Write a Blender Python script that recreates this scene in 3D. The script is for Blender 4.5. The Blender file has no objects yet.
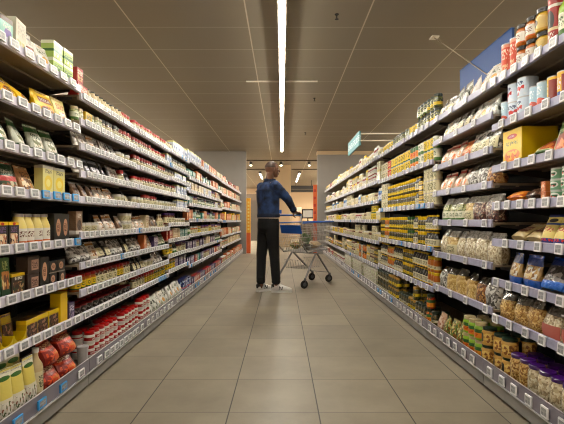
import bpy, math, random
from mathutils import Vector, Matrix, noise
random.seed(7)
S = bpy.context.scene
COL = S.collection
PI = math.pi

# ------------------------------------------------------------------ colour / material helpers
def lin(c):
    return tuple(((x/255)/12.92 if x/255 <= .04045 else (((x/255)+.055)/1.055)**2.4) for x in c)
PUNCH = False
def rgba(c):
    if PUNCH:
        m = max(c); c = [max(0, m-(m-x)*1.15) for x in c]; c = [x*(m/255)**.25*.95 for x in c]
    return (*lin(c), 1.0)
MATS = {}
def base_mat(name):
    m = bpy.data.materials.new(name); m.use_nodes = True
    nt = m.node_tree; b = nt.nodes['Principled BSDF']
    MATS[name] = m
    return m, nt, b
def mat(name, c, rough=.5, metal=0., var=0., vscale=8., coat=0., bump=0., bscale=30., spec=.5):
    m, nt, b = base_mat(name)
    b.inputs['Base Color'].default_value = rgba(c)
    b.inputs['Roughness'].default_value = rough
    b.inputs['Metallic'].default_value = metal
    b.inputs['Specular IOR Level'].default_value = spec
    if coat:
        b.inputs['Coat Weight'].default_value = coat; b.inputs['Coat Roughness'].default_value = .15
    tc = nt.nodes.new('ShaderNodeTexCoord')
    if var:
        n = nt.nodes.new('ShaderNodeTexNoise'); n.inputs['Scale'].default_value = vscale; n.inputs['Detail'].default_value = 4
        nt.links.new(tc.outputs['Object'], n.inputs['Vector'])
        r = nt.nodes.new('ShaderNodeValToRGB')
        r.color_ramp.elements[0].position = .3; r.color_ramp.elements[1].position = .7
        k0, k1 = 1-var, 1+var
        r.color_ramp.elements[0].color = rgba([min(255, x*k0) for x in c]); r.color_ramp.elements[1].color = rgba([min(255, x*k1) for x in c])
        nt.links.new(n.outputs['Fac'], r.inputs['Fac']); nt.links.new(r.outputs['Color'], b.inputs['Base Color'])
    if bump:
        n2 = nt.nodes.new('ShaderNodeTexNoise'); n2.inputs['Scale'].default_value = bscale
        nt.links.new(tc.outputs['Object'], n2.inputs['Vector'])
        bp = nt.nodes.new('ShaderNodeBump'); bp.inputs['Strength'].default_value = bump; bp.inputs['Distance'].default_value = .01
        nt.links.new(n2.outputs['Fac'], bp.inputs['Height']); nt.links.new(bp.outputs['Normal'], b.inputs['Normal'])
    return m
def glow(name, c, strength):
    m, nt, b = base_mat(name)
    b.inputs['Base Color'].default_value = rgba(c)
    b.inputs['Emission Color'].default_value = rgba(c); b.inputs['Emission Strength'].default_value = strength
    return m

def grain(name, cols, scale=70, rough=.35, plastic=.8):
    """loose dry food behind clear film: voronoi grains under a crumpled glossy coat"""
    m, nt, b = base_mat(name); L = nt.links.new
    tc = nt.nodes.new('ShaderNodeTexCoord')
    v = nt.nodes.new('ShaderNodeTexVoronoi'); v.inputs['Scale'].default_value = scale
    L(tc.outputs['Object'], v.inputs['Vector'])
    sep = nt.nodes.new('ShaderNodeSeparateColor'); L(v.outputs['Color'], sep.inputs['Color'])
    r = nt.nodes.new('ShaderNodeValToRGB'); r.color_ramp.interpolation = 'CONSTANT'
    el = r.color_ramp.elements
    while len(el) < len(cols): el.new(.5)
    for i, c in enumerate(cols):
        el[i].position = i/len(cols); el[i].color = rgba(c)
    L(sep.outputs[0], r.inputs['Fac']); L(r.outputs['Color'], b.inputs['Base Color'])
    b.inputs['Roughness'].default_value = rough
    b.inputs['Coat Weight'].default_value = plastic; b.inputs['Coat Roughness'].default_value = .12
    n = nt.nodes.new('ShaderNodeTexNoise'); n.inputs['Scale'].default_value = 38; n.inputs['Detail'].default_value = 2
    L(tc.outputs['Object'], n.inputs['Vector'])
    bp = nt.nodes.new('ShaderNodeBump'); bp.inputs['Strength'].default_value = .7; bp.inputs['Distance'].default_value = .012
    L(n.outputs['Fac'], bp.inputs['Height']); L(bp.outputs['Normal'], b.inputs['Coat Normal'])
    L(bp.outputs['Normal'], b.inputs['Normal'])
    return m

def printed(name, base, feats=(), rough=.4, coat=.3, crumple=0., metal=0.):
    """printed packaging in the pack's own 0..1 coordinates. feats: B z0 z1 col | R x0 x1 z0 z1 col | E cx cz rx rz col | T x0 x1 z0 z1 col [scale] | P x0 x1 z0 z1 cols scale"""
    m, nt, b = base_mat(name); N = nt.nodes.new; L = nt.links.new
    tc = N('ShaderNodeTexCoord'); sx = N('ShaderNodeSeparateXYZ'); L(tc.outputs['Generated'], sx.inputs[0])
    X, Z = sx.outputs[0], sx.outputs[2]
    def cmp(v, a, c):
        k = N('ShaderNodeMath'); k.operation = 'COMPARE'; L(v, k.inputs[0]); k.inputs[1].default_value = (a+c)/2; k.inputs[2].default_value = abs(c-a)/2
        return k.outputs[0]
    def mul(a, c):
        k = N('ShaderNodeMath'); k.operation = 'MULTIPLY'; L(a, k.inputs[0]); L(c, k.inputs[1]); return k.outputs[0]
    cur = None
    for f in feats:
        col = None
        if f[0] == 'B': mask = cmp(Z, f[1], f[2]); c = f[3]
        elif f[0] == 'R': mask = mul(cmp(X, f[1], f[2]), cmp(Z, f[3], f[4])); c = f[5]
        elif f[0] == 'E':
            mp = N('ShaderNodeMapping'); mp.vector_type = 'POINT'
            mp.inputs['Location'].default_value = (-f[1]/f[3], 0, -f[2]/f[4]); mp.inputs['Scale'].default_value = (1/f[3], 0, 1/f[4])
            L(tc.outputs['Generated'], mp.inputs[0])
            ln = N('ShaderNodeVectorMath'); ln.operation = 'LENGTH'; L(mp.outputs[0], ln.inputs[0])
            k = N('ShaderNodeMath'); k.operation = 'LESS_THAN'; k.inputs[1].default_value = 1; L(ln.outputs['Value'], k.inputs[0])
            mask = k.outputs[0]; c = f[5]
        elif f[0] == 'T':
            rm = mul(cmp(X, f[1], f[2]), cmp(Z, f[3], f[4]))
            n = N('ShaderNodeTexNoise'); n.inputs['Scale'].default_value = (f[6] if len(f) > 6 else 14)*1.7; n.inputs['Detail'].default_value = 0
            L(tc.outputs['Generated'], n.inputs['Vector'])
            k = N('ShaderNodeMath'); k.operation = 'GREATER_THAN'; k.inputs[1].default_value = .5; L(n.outputs['Fac'], k.inputs[0])
            mask = mul(rm, k.outputs[0]); c = f[5]
        elif f[0] == 'P':
            mask = mul(cmp(X, f[1], f[2]), cmp(Z, f[3], f[4]))
            v = N('ShaderNodeTexVoronoi'); v.inputs['Scale'].default_value = f[6]; L(tc.outputs['Generated'], v.inputs['Vector'])
            sc = N('ShaderNodeSeparateColor'); L(v.outputs['Color'], sc.inputs['Color'])
            r = N('ShaderNodeValToRGB'); r.color_ramp.interpolation = 'CONSTANT'; el = r.color_ramp.elements
            while len(el) < len(f[5]): el.new(.5)
            for i, cc in enumerate(f[5]): el[i].position = i/len(f[5]); el[i].color = rgba(cc)
            L(sc.outputs[0], r.inputs['Fac']); col = r.outputs['Color']; c = (0, 0, 0)
        mx = N('ShaderNodeMix'); mx.data_type = 'RGBA'
        L(mask, mx.inputs['Factor'])
        if cur is None: mx.inputs['A'].default_value = rgba(base)
        else: L(cur, mx.inputs['A'])
        if col is None: mx.inputs['B'].default_value = rgba(c)
        else: L(col, mx.inputs['B'])
        cur = mx.outputs['Result']
    if cur is None: b.inputs['Base Color'].default_value = rgba(base)
    else: L(cur, b.inputs['Base Color'])
    b.inputs['Roughness'].default_value = rough; b.inputs['Metallic'].default_value = metal
    b.inputs['Coat Weight'].default_value = coat; b.inputs['Coat Roughness'].default_value = .15
    if crumple:
        n = N('ShaderNodeTexNoise'); n.inputs['Scale'].default_value = 30
        L(tc.outputs['Object'], n.inputs['Vector'])
        bp = N('ShaderNodeBump'); bp.inputs['Strength'].default_value = crumple; bp.inputs['Distance'].default_value = .012
        L(n.outputs['Fac'], bp.inputs['Height']); L(bp.outputs['Normal'], b.inputs['Normal']); L(bp.outputs['Normal'], b.inputs['Coat Normal'])
    return m

# ------------------------------------------------------------------ mesh builder
class MB:
    def __init__(s): s.v = []; s.f = []; s.m = []; s.mats = []
    def mi(s, m):
        m = MATS[m] if isinstance(m, str) else m
        if m not in s.mats: s.mats.append(m)
        return s.mats.index(m)
    def add(s, vs, fs, m):
        o = len(s.v); s.v += [tuple(p) for p in vs]; k = s.mi(m)
        for f in fs: s.f.append([o+i for i in f]); s.m.append(k)
        return s
    def box(s, x0, x1, y0, y1, z0, z1, m, front=None, top=None):
        vs = [(x, y, z) for z in (z0, z1) for y in (y0, y1) for x in (x0, x1)]
        fs = [[0, 2, 3, 1], [4, 5, 7, 6], [0, 1, 5, 4], [2, 6, 7, 3], [0, 4, 6, 2], [1, 3, 7, 5]]
        o = len(s.v); s.v += vs
        for i, f in enumerate(fs):
            s.f.append([o+j for j in f]); s.m.append(s.mi(top if (top and i == 1) else front if (front and i == 2) else m))
        return s
    def cbox(s, w, d, h, c, m, z0=0., cx=0., cy=0., top=None):
        """box with chamfered upright and top edges"""
        rings = []
        for z, k in ((z0, 0), (z0+h-c, 0), (z0+h, c)):
            a, b_ = w/2-k, d/2-k
            rings.append([(cx+x, cy+y, z) for x, y in ((-a+c, -b_), (a-c, -b_), (a, -b_+c), (a, b_-c), (a-c, b_), (-a+c, b_), (-a, b_-c), (-a, -b_+c))])
        s.loft(rings, m, cap0=True, cap1=False)
        s.add(rings[-1], [list(range(8))], top or m)
        return s
    def loft(s, rings, m, cap0=True, cap1=True):
        n = len(rings[0]); vs = [p for r in rings for p in r]; fs = []
        for i in range(len(rings)-1):
            for j in range(n):
                a = i*n+j; b_ = i*n+(j+1) % n
                fs.append([a, b_, b_+n, a+n])
        if cap0: fs.append(list(range(n))[::-1])
        if cap1: fs.append([(len(rings)-1)*n+j for j in range(n)])
        return s.add(vs, fs, m)
    def lathe(s, prof, m, seg=14, cx=0., cy=0., cap0=True, cap1=True):
        return s.loft([[(cx+r*math.cos(2*PI*j/seg), cy+r*math.sin(2*PI*j/seg), z) for j in range(seg)] for r, z in prof], m, cap0, cap1)
    def tube(s, pts, r, m, seg=6):
        pts = [Vector(p) for p in pts]; rings = []
        rs = r if isinstance(r, (list, tuple)) else [r]*len(pts)
        for i, p in enumerate(pts):
            d = (pts[min(i+1, len(pts)-1)]-pts[max(i-1, 0)]).normalized()
            up = Vector((0, 0, 1)) if abs(d.z) < .95 else Vector((1, 0, 0))
            a = d.cross(up).normalized(); b_ = d.cross(a).normalized()
            rings.append([p+(a*math.cos(2*PI*j/seg)+b_*math.sin(2*PI*j/seg))*rs[i] for j in range(seg)])
        return s.loft(rings, m)
    def ball(s, c, r, m, seg=14, rings=9, rot=None):
        r = r if isinstance(r, (list, tuple)) else (r, r, r); R = rot or Matrix.Identity(3); c = Vector(c); L = []
        for i in range(rings+1):
            t = PI*i/rings; t = min(max(t, .02), PI-.02)
            L.append([c+R @ Vector((r[0]*math.sin(t)*math.cos(2*PI*j/seg), r[1]*math.sin(t)*math.sin(2*PI*j/seg), -r[2]*math.cos(t))) for j in range(seg)])
        return s.loft(L, m)
    def cap(s, p0, p1, r0, r1, m, seg=14):
        """tapered capsule"""
        p0, p1 = Vector(p0), Vector(p1); d = (p1-p0).normalized()
        up = Vector((0, 0, 1)) if abs(d.z) < .95 else Vector((1, 0, 0))
        a = d.cross(up).normalized(); b_ = d.cross(a).normalized(); L = []
        for i in range(5):
            t = PI/2*(1-i/4.)+.0001; t = min(t, PI/2-.05)
            L.append([p0-d*r0*math.sin(t)+(a*math.cos(2*PI*j/seg)+b_*math.sin(2*PI*j/seg))*r0*math.cos(t) for j in range(seg)])
        for i in range(5):
            t = min(PI/2*i/4., PI/2-.05)
            L.append([p1+d*r1*math.sin(t)+(a*math.cos(2*PI*j/seg)+b_*math.sin(2*PI*j/seg))*r1*math.cos(t) for j in range(seg)])
        return s.loft(L, m)
    def join(s, o):
        k = len(s.v); s.v += o.v
        idx = [s.mi(m) for m in o.mats]
        for f, m in zip(o.f, o.m): s.f.append([k+i for i in f]); s.m.append(idx[m])
        return s
    def mesh(s, name, smooth=35):
        me = bpy.data.meshes.new(name); me.from_pydata(s.v, [], s.f)
        for m in s.mats: me.materials.append(m)
        me.polygons.foreach_set('material_index', s.m)
        if smooth:
            me.polygons.foreach_set('use_smooth', [True]*len(s.f))
            try: me.set_sharp_from_angle(angle=math.radians(smooth))
            except Exception: pass
        me.update()
        return me
def link(name, data, parent=None, loc=None, rot=None, scale=None):
    o = bpy.data.objects.new(name, data); COL.objects.link(o)
    if parent: o.parent = parent
    if loc: o.location = loc
    if rot: o.rotation_euler = rot
    if scale: o.scale = scale
    return o
def tag(o, label, cat, group=None, kind=None):
    if label: o['label'] = label
    if cat: o['category'] = cat
    if group: o['group'] = group
    if kind: o['kind'] = kind
    return o
def struct(name, mb, smooth=35):
    o = link(name, mb.mesh(name, smooth)); o['kind'] = 'structure'; return o
def empty(name, loc=(0, 0, 0), rz=0):
    return link(name, None, loc=loc, rot=(0, 0, rz))

# ------------------------------------------------------------------ the room
CEIL = 3.03; YN = -3.2; YF = 28.0; XW = 7.6
def tiled(name, base, line, ox, oy, px, py, wx, wy, rough, var, spec=.5, bright=1.0):
    m, nt, b = base_mat(name); N = nt.nodes.new; L = nt.links.new
    tc = N('ShaderNodeTexCoord'); sx = N('ShaderNodeSeparateXYZ'); L(tc.outputs['Object'], sx.inputs[0])
    def math1(op, a, v, v2=None):
        k = N('ShaderNodeMath'); k.operation = op
        if isinstance(a, (int, float)): k.inputs[0].default_value = a
        else: L(a, k.inputs[0])
        if isinstance(v, (int, float)): k.inputs[1].default_value = v
        else: L(v, k.inputs[1])
        return k.outputs[0]
    def frac(s, o, p): return math1('PINGPONG', math1('SUBTRACT', s, o), p/2)
    mx_ = math1('LESS_THAN', frac(sx.outputs[0], ox, px), wx/2)
    my_ = math1('LESS_THAN', frac(sx.outputs[1], oy, py), wy/2)
    mk = math1('MAXIMUM', mx_, my_)
    # per-tile tone
    fx = math1('FLOOR', math1('DIVIDE', math1('SUBTRACT', sx.outputs[0], ox), px), 0)
    fy = math1('FLOOR', math1('DIVIDE', math1('SUBTRACT', sx.outputs[1], oy), py), 0)
    cb = N('ShaderNodeCombineXYZ'); L(fx, cb.inputs[0]); L(fy, cb.inputs[1])
    wn = N('ShaderNodeTexWhiteNoise'); wn.noise_dimensions = '3D'; L(cb.outputs[0], wn.inputs['Vector'])
    n = N('ShaderNodeTexNoise'); n.inputs['Scale'].default_value = 1.9; n.inputs['Detail'].default_value = 7; n.inputs['Roughness'].default_value = .62
    L(tc.outputs['Object'], n.inputs['Vector'])
    s = math1('ADD', math1('MULTIPLY', wn.outputs['Value'], .22), math1('MULTIPLY', math1('SUBTRACT', n.outputs['Fac'], .1), 1.25))
    r = N('ShaderNodeValToRGB'); r.color_ramp.elements[0].position = .2; r.color_ramp.elements[1].position = 1.
    r.color_ramp.elements[0].color = rgba([x*(1-var) for x in base]); r.color_ramp.elements[1].color = rgba([min(255, x*(1+var)) for x in base])
    L(s, r.inputs['Fac'])
    mx = N('ShaderNodeMix'); mx.data_type = 'RGBA'; L(mk, mx.inputs['Factor']); L(r.outputs['Color'], mx.inputs['A']); mx.inputs['B'].default_value = rgba(line)
    L(mx.outputs['Result'], b.inputs['Base Color'])
    rr = math1('ADD', math1('MULTIPLY', n.outputs['Fac'], .2), rough-.1); L(rr, b.inputs['Roughness'])
    b.inputs['Specular IOR Level'].default_value = spec
    return m
tiled('floor_tiles', (131, 122, 106), (50, 44, 38), .19, 2.262, .4665, .4665, .0065, .0035, .45, .19)
tiled('ceiling_panels', (142, 133, 117), (206, 196, 177), .85, 4.58, 1.2, .6, .014, .007, .5, .03, .3)
mat('wall_tan', (186, 160, 128), .7); mat('wall_grey', (144, 140, 136), .6, var=.03, vscale=2)
mat('beam_tan', (205, 182, 148), .6); mat('dark', (22, 20, 20), .6); mat('black', (10, 10, 11), .5); mat('hall_brown', (96, 82, 66), .7)
mat('hall_dark', (70, 62, 54), .7)

struct('floor', MB().box(-XW, XW, YN, YF, -.1, 0, 'floor_tiles'), 0)
struct('ceiling', MB().box(-XW, XW, YN, YF, CEIL, CEIL+.1, 'ceiling_panels'), 0)
struct('wall_left', MB().box(-XW-.1, -XW, YN, YF, 0, CEIL, 'wall_tan'), 0)
struct('wall_right', MB().box(XW, XW+.1, YN, YF, 0, CEIL, 'wall_tan'), 0)
struct('wall_back', MB().box(-XW, XW, YF, YF+.1, 0, CEIL, 'wall_tan'), 0)
struct('wall_front', MB().box(-XW, XW, YN-.1, YN, 0, CEIL, 'wall_tan'), 0)
struct('wall_end_left', MB().box(-2.6, -1.063, 12.86, 13.0, 0, CEIL-.001, 'wall_grey'), 0)
struct('wall_end_right', MB().box(1.05, 3.2, 12.86, 13.0, 0, 2.93, 'wall_grey'), 0)
struct('trim_1', MB().box(1.03, 3.2, 12.80, 13.0, 2.93, CEIL-.001, 'beam_tan'), 0)
struct('column', MB().box(-.37, .33, 16.0, 16.7, 0, CEIL-.001, 'beam_tan'), 0)

# ------------------------------------------------------------------ shelving
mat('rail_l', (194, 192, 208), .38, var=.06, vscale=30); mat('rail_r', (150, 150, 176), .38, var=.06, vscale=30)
mat('deck', (136, 122, 104), .5, var=.05, vscale=12); mat('backp', (20, 18, 18), .7); mat('upright', (52, 49, 50), .5)
mat('kick', (138, 136, 134), .45, metal=.2, var=.05); mat('fascia', (112, 108, 122), .3, coat=.5, var=.04); mat('wire', (225, 225, 230), .3, metal=.6)
mat('tag_white', (226, 226, 230), .4); mat('tag_blue', (52, 150, 220), .4)
printed('tag_screen', (158, 160, 163), [('T', .1, .9, .6, .9, (112, 114, 120), 30), ('R', .1, .45, .12, .42, (120, 122, 128)), ('T', .55, .9, .1, .5, (112, 114, 120), 34)], rough=.35, coat=.1)
def tag_mesh(frame, w=.07, h=.042, t=.009):
    m = MB()
    m.cbox(w, t, h, .002, frame, z0=-h/2)
    me = m
    me.add([(-w*.36, -t/2-.0006, -h*.34), (w*.36, -t/2-.0006, -h*.34), (w*.36, -t/2-.0006, h*.34), (-w*.36, -t/2-.0006, h*.34)], [[0, 1, 2, 3]], 'tag_screen')
    return me.mesh('price_tag', 0)
TAGW = tag_mesh('tag_white'); TAGB = tag_mesh('tag_blue')
TAGSQ = tag_mesh('tag_white', .055, .05)

Y0 = 1.58; PITCH = 1.02
BC = [1.72, 1.567, 1.418, 1.253, 1.097, .883, .70, .535, .39]
LV = {'L': [[1.757, 1.513, 1.30, 1.10, .845, .62, .39], BC, BC, [1.73, 1.567, 1.43, 1.256, 1.10, .924, .75, .585, .42]]
      + [[1.76, 1.53, 1.355, 1.18, .97, .77, .575, .37]]*3 + [[1.75, 1.50, 1.22, .945, .64, .43]]*4,
      'R': [[1.79, 1.523, 1.277, 1.058, .844, .612, .398], [1.79, 1.605, 1.40, 1.19, .955, .70, .43], [1.79, 1.465, 1.10, .73, .395], [1.79, 1.465, 1.10, .73, .395]]
      + [[1.80, 1.48, 1.22, .96, .68, .36]]*7}
EDGE = {'L': -1.21, 'R': 1.26}; BASE = {'L': -1.15, 'R': 1.20}; SG = {'L': 1, 'R': -1}   # SG: direction towards the aisle
DEPTH = .42
ORD = ['top', 'second', 'third', 'fourth', 'fifth', 'sixth', 'seventh', 'eighth', 'ninth', 'tenth']
BAYN = ['nearest', 'second', 'third', 'fourth', 'fifth', 'sixth', 'seventh', 'eighth', 'ninth', 'tenth', 'last']
SIDE = {'L': 'left', 'R': 'right'}
rt = random.Random(3)
BLUE = {('L', 0, 3): [2.24, 2.36, 2.47], ('L', 0, 4): [2.50], ('L', 1, 6): [3.28], ('L', 1, 5): [], ('R', 2, 2): [3.9, 4.02], ('R', 3, 1): [], ('R', 2, 3): [4.5, 3.72], ('R', 3, 3): [], ('L', 2, 8): [4.25, 4.35, 4.45], ('L', 2, 5): [3.7], ('L', 7, 3): [9.0, 9.2], ('L', 3, 0): [5.2, 5.4]}
for sd in 'LR':
    E, Bx, g = EDGE[sd], BASE[sd], SG[sd]
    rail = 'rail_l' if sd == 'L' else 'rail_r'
    rz = PI/2 if sd == 'L' else -PI/2
    def bx(m, xa, xb, ya, yb, za, zb, mt):    # xa, xb are distances back from the front edge line
        X0, X1 = sorted((xa, xb)); return m.box(X0, X1, ya, yb, za, zb, mt)
    for k, levels in enumerate(LV[sd]):
        ya = Y0+PITCH*k; yb = ya+PITCH
        u = empty('shelving_bay', (E-g*DEPTH/2, (ya+yb)/2, 0))
        tag(u, f"grey steel shelving bay with {len(levels)+1} loaded shelves, {BAYN[k]} in the {SIDE[sd]} row", 'shelving', 'supermarket shelving bays')
        def P(name, mb, parent=None, sm=0):
            me = mb.mesh(name, sm); par = parent or u
            o = link(name, me, par)
            off = Vector(u.location)
            if par is u: o.location = -off
            return o
        P('back_panel', bx(MB(), E-g*(DEPTH+.012), E-g*(DEPTH+.03), ya+.002, yb-.002, .1, 1.80, 'backp'))
        P('upright', bx(MB(), E-g*(DEPTH-.03), E-g*(DEPTH+.011), ya+.003, ya+.03, .1, 1.84, 'upright'))
        P('upright', bx(MB(), E-g*(DEPTH-.03), E-g*(DEPTH+.011), yb-.03, yb-.003, .1, 1.84, 'upright'))
        m = MB(); bx(m, Bx-g*.02, E-g*(DEPTH+.03), ya+.001, yb-.001, .012, .088, 'kick'); bx(m, Bx-g*.005, Bx-g*.02, ya+.003, yb-.003, .018, .086, 'kick')
        P('kick_plate', m)
        m = MB(); bx(m, Bx-g*.012, E-g*(DEPTH+.01), ya+.001, yb-.001, .11, .135, 'deck')
        bs = P('base_shelf', m)
        m = MB(); bx(m, Bx-g*.001, Bx-g*.006, ya+.002, yb-.002, .09, .170, 'fascia'); bx(m, Bx-g*-.006, Bx-g*.006, ya+.002, yb-.002, .088, .094, 'wire')
        P('front_fascia', m, bs)
        P('wire_lip', MB().tube([(Bx-g*.003, ya+.002, .174), (Bx-g*.003, yb-.002, .174)], .0028, 'wire', 5), bs)
        step = .125 if k < 4 else .17
        y = ya+.09+rt.random()*.06
        lo = 1.72
        while y < yb-.05:
            if y > lo:
                blue = (sd == 'L' and (k == 0 and y < 2.35 or (k in (4, 5) and rt.random() < .5))) or (sd == 'R' and k in (3, 5) and rt.random() < .4)
                o = link('price_tag', TAGB if blue else (TAGSQ if sd == 'R' else TAGW), bs, (Bx+g*.006, y, .128), (0, 0, rz))
            y += step*(1 if sd == 'R' else (.62 if (2.75 < y < 3.4) else 1.5 if k == 0 else 1))*(.9+.3*rt.random())
        for i, z in enumerate(levels):
            m = MB()
            bx(m, E-g*.004, E-g*DEPTH, ya+.003, yb-.003, z+.018, z+.03, 'deck')
            bx(m, E-g*(.004), E-g*.016, ya+.003, yb-.003, z+.002, z+.018, 'deck')
            if z > .9 and k < 5:
                for q in (.14, .28):
                    bx(m, E-g*q, E-g*(q+.02), ya+.004, yb-.004, z+.008, z+.018, 'deck')
            sh = P('shelf', m)
            for q in (ya+.006, yb-.02):
                mb = MB(); o0 = (E-g*.05, E-g*(DEPTH)); x0, x1 = o0
                vs = [(x0, q, z+.017), (x1, q, z+.017), (x1, q, z-.05), (x0, q, z+.004)]; vs += [(x, q+.006, zz) for x, _, zz in vs]
                mb.add(vs, [[0, 1, 2, 3], [7, 6, 5, 4], [0, 4, 5, 1], [1, 5, 6, 2], [2, 6, 7, 3], [3, 7, 4, 0]], 'upright')
                P('bracket', mb, sh) if k < 5 else None
            m = MB()
            prof = [(.003, z+.0), (-.009, z+.004), (-.006, z+.044), (.004, z+.048)]   # tilted label channel
            vs = [(E-g*a, yy, c) for yy in (ya+.002, yb-.002) for a, c in prof]
            fs = [[0, 1, 5, 4], [1, 2, 6, 5], [2, 3, 7, 6], [3, 0, 4, 7], [0, 3, 2, 1], [4, 5, 6, 7]]
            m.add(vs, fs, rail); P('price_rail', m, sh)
            dens = {('L', 0): .104, ('L', 1): .072, ('L', 2): .07, ('L', 3): .10, ('R', 0): .145, ('R', 1): .27, ('R', 2): .15, ('R', 3): .13}.get((sd, k), .15)
            if sd == 'R' and k == 0 and i in (0, 3): dens = .115
            y = ya+.05+rt.random()*dens*.7
            bl = BLUE.get((sd, k, i), [])
            while y < yb-.035:
                if y > 1.72:
                    isb = any(abs(y-q) < dens*.55 for q in bl) or (k > 2 and rt.random() < .03)
                    w = TAGSQ if (sd == 'R') else TAGW
                    link('price_tag', TAGB if isb else w, sh, (E+g*.0145, y, z+(.03 if sd == 'L' else .026)), (-.08, 0, rz), (.86, 1, .9) if (sd == 'L' and k in (1, 2)) else None)
                y += dens*(.9+.22*rt.random())

# ------------------------------------------------------------------ packaging materials
PUNCH = True
W = (224, 221, 214); CR = (212, 196, 150); YE = (236, 200, 20); RD = (188, 24, 20); GN = (38, 110, 45); DG = (22, 52, 34); BR = (96, 56, 28)
OR = (222, 120, 40); BK = (18, 16, 16); LB = (150, 195, 225); NB = (22, 50, 130); PU = (84, 30, 130); GD = (190, 150, 60)
for n_, c_ in dict(w=W, cream=CR, yellow=YE, red=RD, green=GN, dgreen=DG, brown=BR, orange=OR, blk=BK, navy=NB, purple=PU, gold=GD, lime=(150, 190, 60), teal=(40, 130, 120),
                   silver=(190, 190, 192), oil=(110, 104, 14), pickle=(88, 96, 28), mustard=(206, 170, 60), rose=(200, 120, 110), card=(170, 135, 92), ketch=(150, 20, 14),
                   skyb=(70, 140, 200), beige=(206, 188, 150), glassd=(44, 40, 32), honey=(190, 112, 24), amber=(120, 60, 18), egg=(232, 214, 130), plum=(70, 36, 60)).items():
    mat('c_'+n_, c_, .32, coat=.4, metal=.0)
mat('tin', (190, 190, 195), .28, metal=.9); mat('film', (110, 106, 100), .12, coat=1, bump=.8, bscale=45); mat('film_light', (196, 194, 190), .15, coat=1, bump=.8, bscale=45, var=.18, vscale=60)
mat('film_blue', (30, 84, 178), .15, coat=1, bump=.7, bscale=40, var=.3, vscale=40)
G = grain
G('g_pasta', [(226, 200, 140), (206, 176, 112), (236, 214, 160), (190, 156, 90)], 70); G('g_white', [(226, 216, 190), (204, 190, 158), (236, 230, 208), (176, 160, 130)], 90)
G('g_nuts', [(190, 140, 84), (150, 98, 52), (214, 176, 120), (110, 66, 34)], 70); G('g_bean', [(88, 40, 36), (60, 26, 28), (120, 70, 60), (190, 170, 150)], 90)
G('g_chick', [(214, 180, 116), (190, 150, 86), (228, 200, 140), (160, 116, 60)], 110); G('g_veg', [(120, 134, 60), (176, 180, 120), (84, 96, 40), (200, 200, 160)], 80)
G('g_choc', [(80, 48, 30), (54, 30, 20), (110, 70, 46), (150, 120, 96)], 80); G('g_silver', [(206, 204, 200), (150, 148, 146), (226, 226, 224), (100, 96, 92)], 60)
G('g_spice', [(130, 92, 60), (90, 60, 40), (160, 130, 96), (206, 196, 180)], 70); G('g_pickle', [(96, 104, 30), (60, 70, 20), (150, 150, 60), (40, 48, 16)], 60, plastic=1)
G('g_olive', [(54, 58, 22), (34, 38, 16), (84, 80, 34), (110, 96, 44)], 80, plastic=1); G('g_mix', [(214, 190, 150), (150, 110, 70), (226, 220, 206), (90, 100, 60)], 60)
G('g_dark', [(40, 36, 34), (64, 56, 50), (26, 24, 24), (150, 144, 138)], 60); G('g_pepper', [(196, 70, 30), (150, 40, 20), (220, 130, 50), (100, 90, 30)], 70)
Q = printed
Q('p_yellowbag', YE, [('R', .2, .8, .55, .82, (150, 44, 30)), ('T', .26, .74, .6, .78, W, 9), ('E', .5, .25, .3, .17, (196, 120, 20)), ('P', .28, .72, .14, .36, [(90, 50, 20), (200, 150, 60)], 9)], crumple=.5)
Q('p_creambag', (228, 216, 150), [('B', 0, .15, YE), ('T', .2, .8, .6, .85, (196, 90, 40), 10), ('P', .25, .75, .15, .5, [(230, 180, 150), (240, 230, 200), (210, 120, 90)], 8)], crumple=.4)
Q('p_greenpouch', (196, 200, 184), [('B', .78, 1, (52, 100, 44)), ('B', 0, .16, (22, 86, 44)), ('T', .2, .8, .52, .74, (50, 80, 50), 10), ('P', .2, .8, .18, .5, [(200, 190, 160), (110, 120, 60), (230, 225, 210)], 9)], crumple=.5)
Q('p_greenred', (30, 74, 40), [('B', .3, .5, (196, 30, 28)), ('T', .15, .85, .56, .76, (210, 210, 190), 10), ('P', .1, .9, 0, .3, [(206, 190, 160), (150, 90, 50), (60, 90, 40)], 8)], crumple=.5)
Q('p_brownpouch', (190, 140, 92), [('T', .2, .8, .6, .85, (90, 40, 20), 10), ('P', .1, .9, .1, .55, [(214, 160, 96), (120, 74, 40), (234, 220, 190)], 7)], crumple=.5)
Q('p_lemonbox', (222, 214, 140), [('E', .5, .42, .36, .26, (232, 206, 40)), ('E', .5, .42, .2, .13, (236, 226, 130)), ('B', .9, 1, (196, 190, 170)), ('T', .2, .8, .74, .88, (120, 116, 90), 10)], coat=.6)
Q('p_popcorn', (24, 22, 28), [('B', .88, 1, YE), ('E', .5, .93, .16, .06, RD), ('P', .15, .85, .12, .55, [(226, 190, 150), (240, 224, 196), (190, 120, 90), (60, 30, 40)], 7), ('T', .2, .8, .6, .82, (130, 100, 150), 10), ('B', 0, .06, YE)])
Q('p_popside', (20, 19, 20), [('B', .88, 1, YE), ('R', .1, .9, .2, .5, (60, 58, 56)), ('T', .1, .9, .55, .8, (120, 110, 100), 10), ('B', 0, .06, YE)])
Q('p_pudding', (60, 40, 26), [('B', .86, 1, (214, 180, 30)), ('T', .2, .8, .7, .84, W, 10), ('P', .1, .9, .1, .6, [(110, 70, 40), (60, 36, 22), (190, 160, 120), (46, 80, 40)], 7)])
Q('p_greenpud', (56, 110, 52), [('B', .0, .3, (20, 76, 40)), ('P', .1, .9, .2, .66, [(190, 130, 70), (110, 60, 34), (224, 206, 160)], 6), ('T', .2, .8, .7, .92, (200, 214, 140), 9)])
Q('p_brownbar', (70, 48, 40), [('R', .3, .9, .2, .8, (176, 140, 120)), ('T', .35, .85, .3, .7, (90, 50, 40), 10)])
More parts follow.
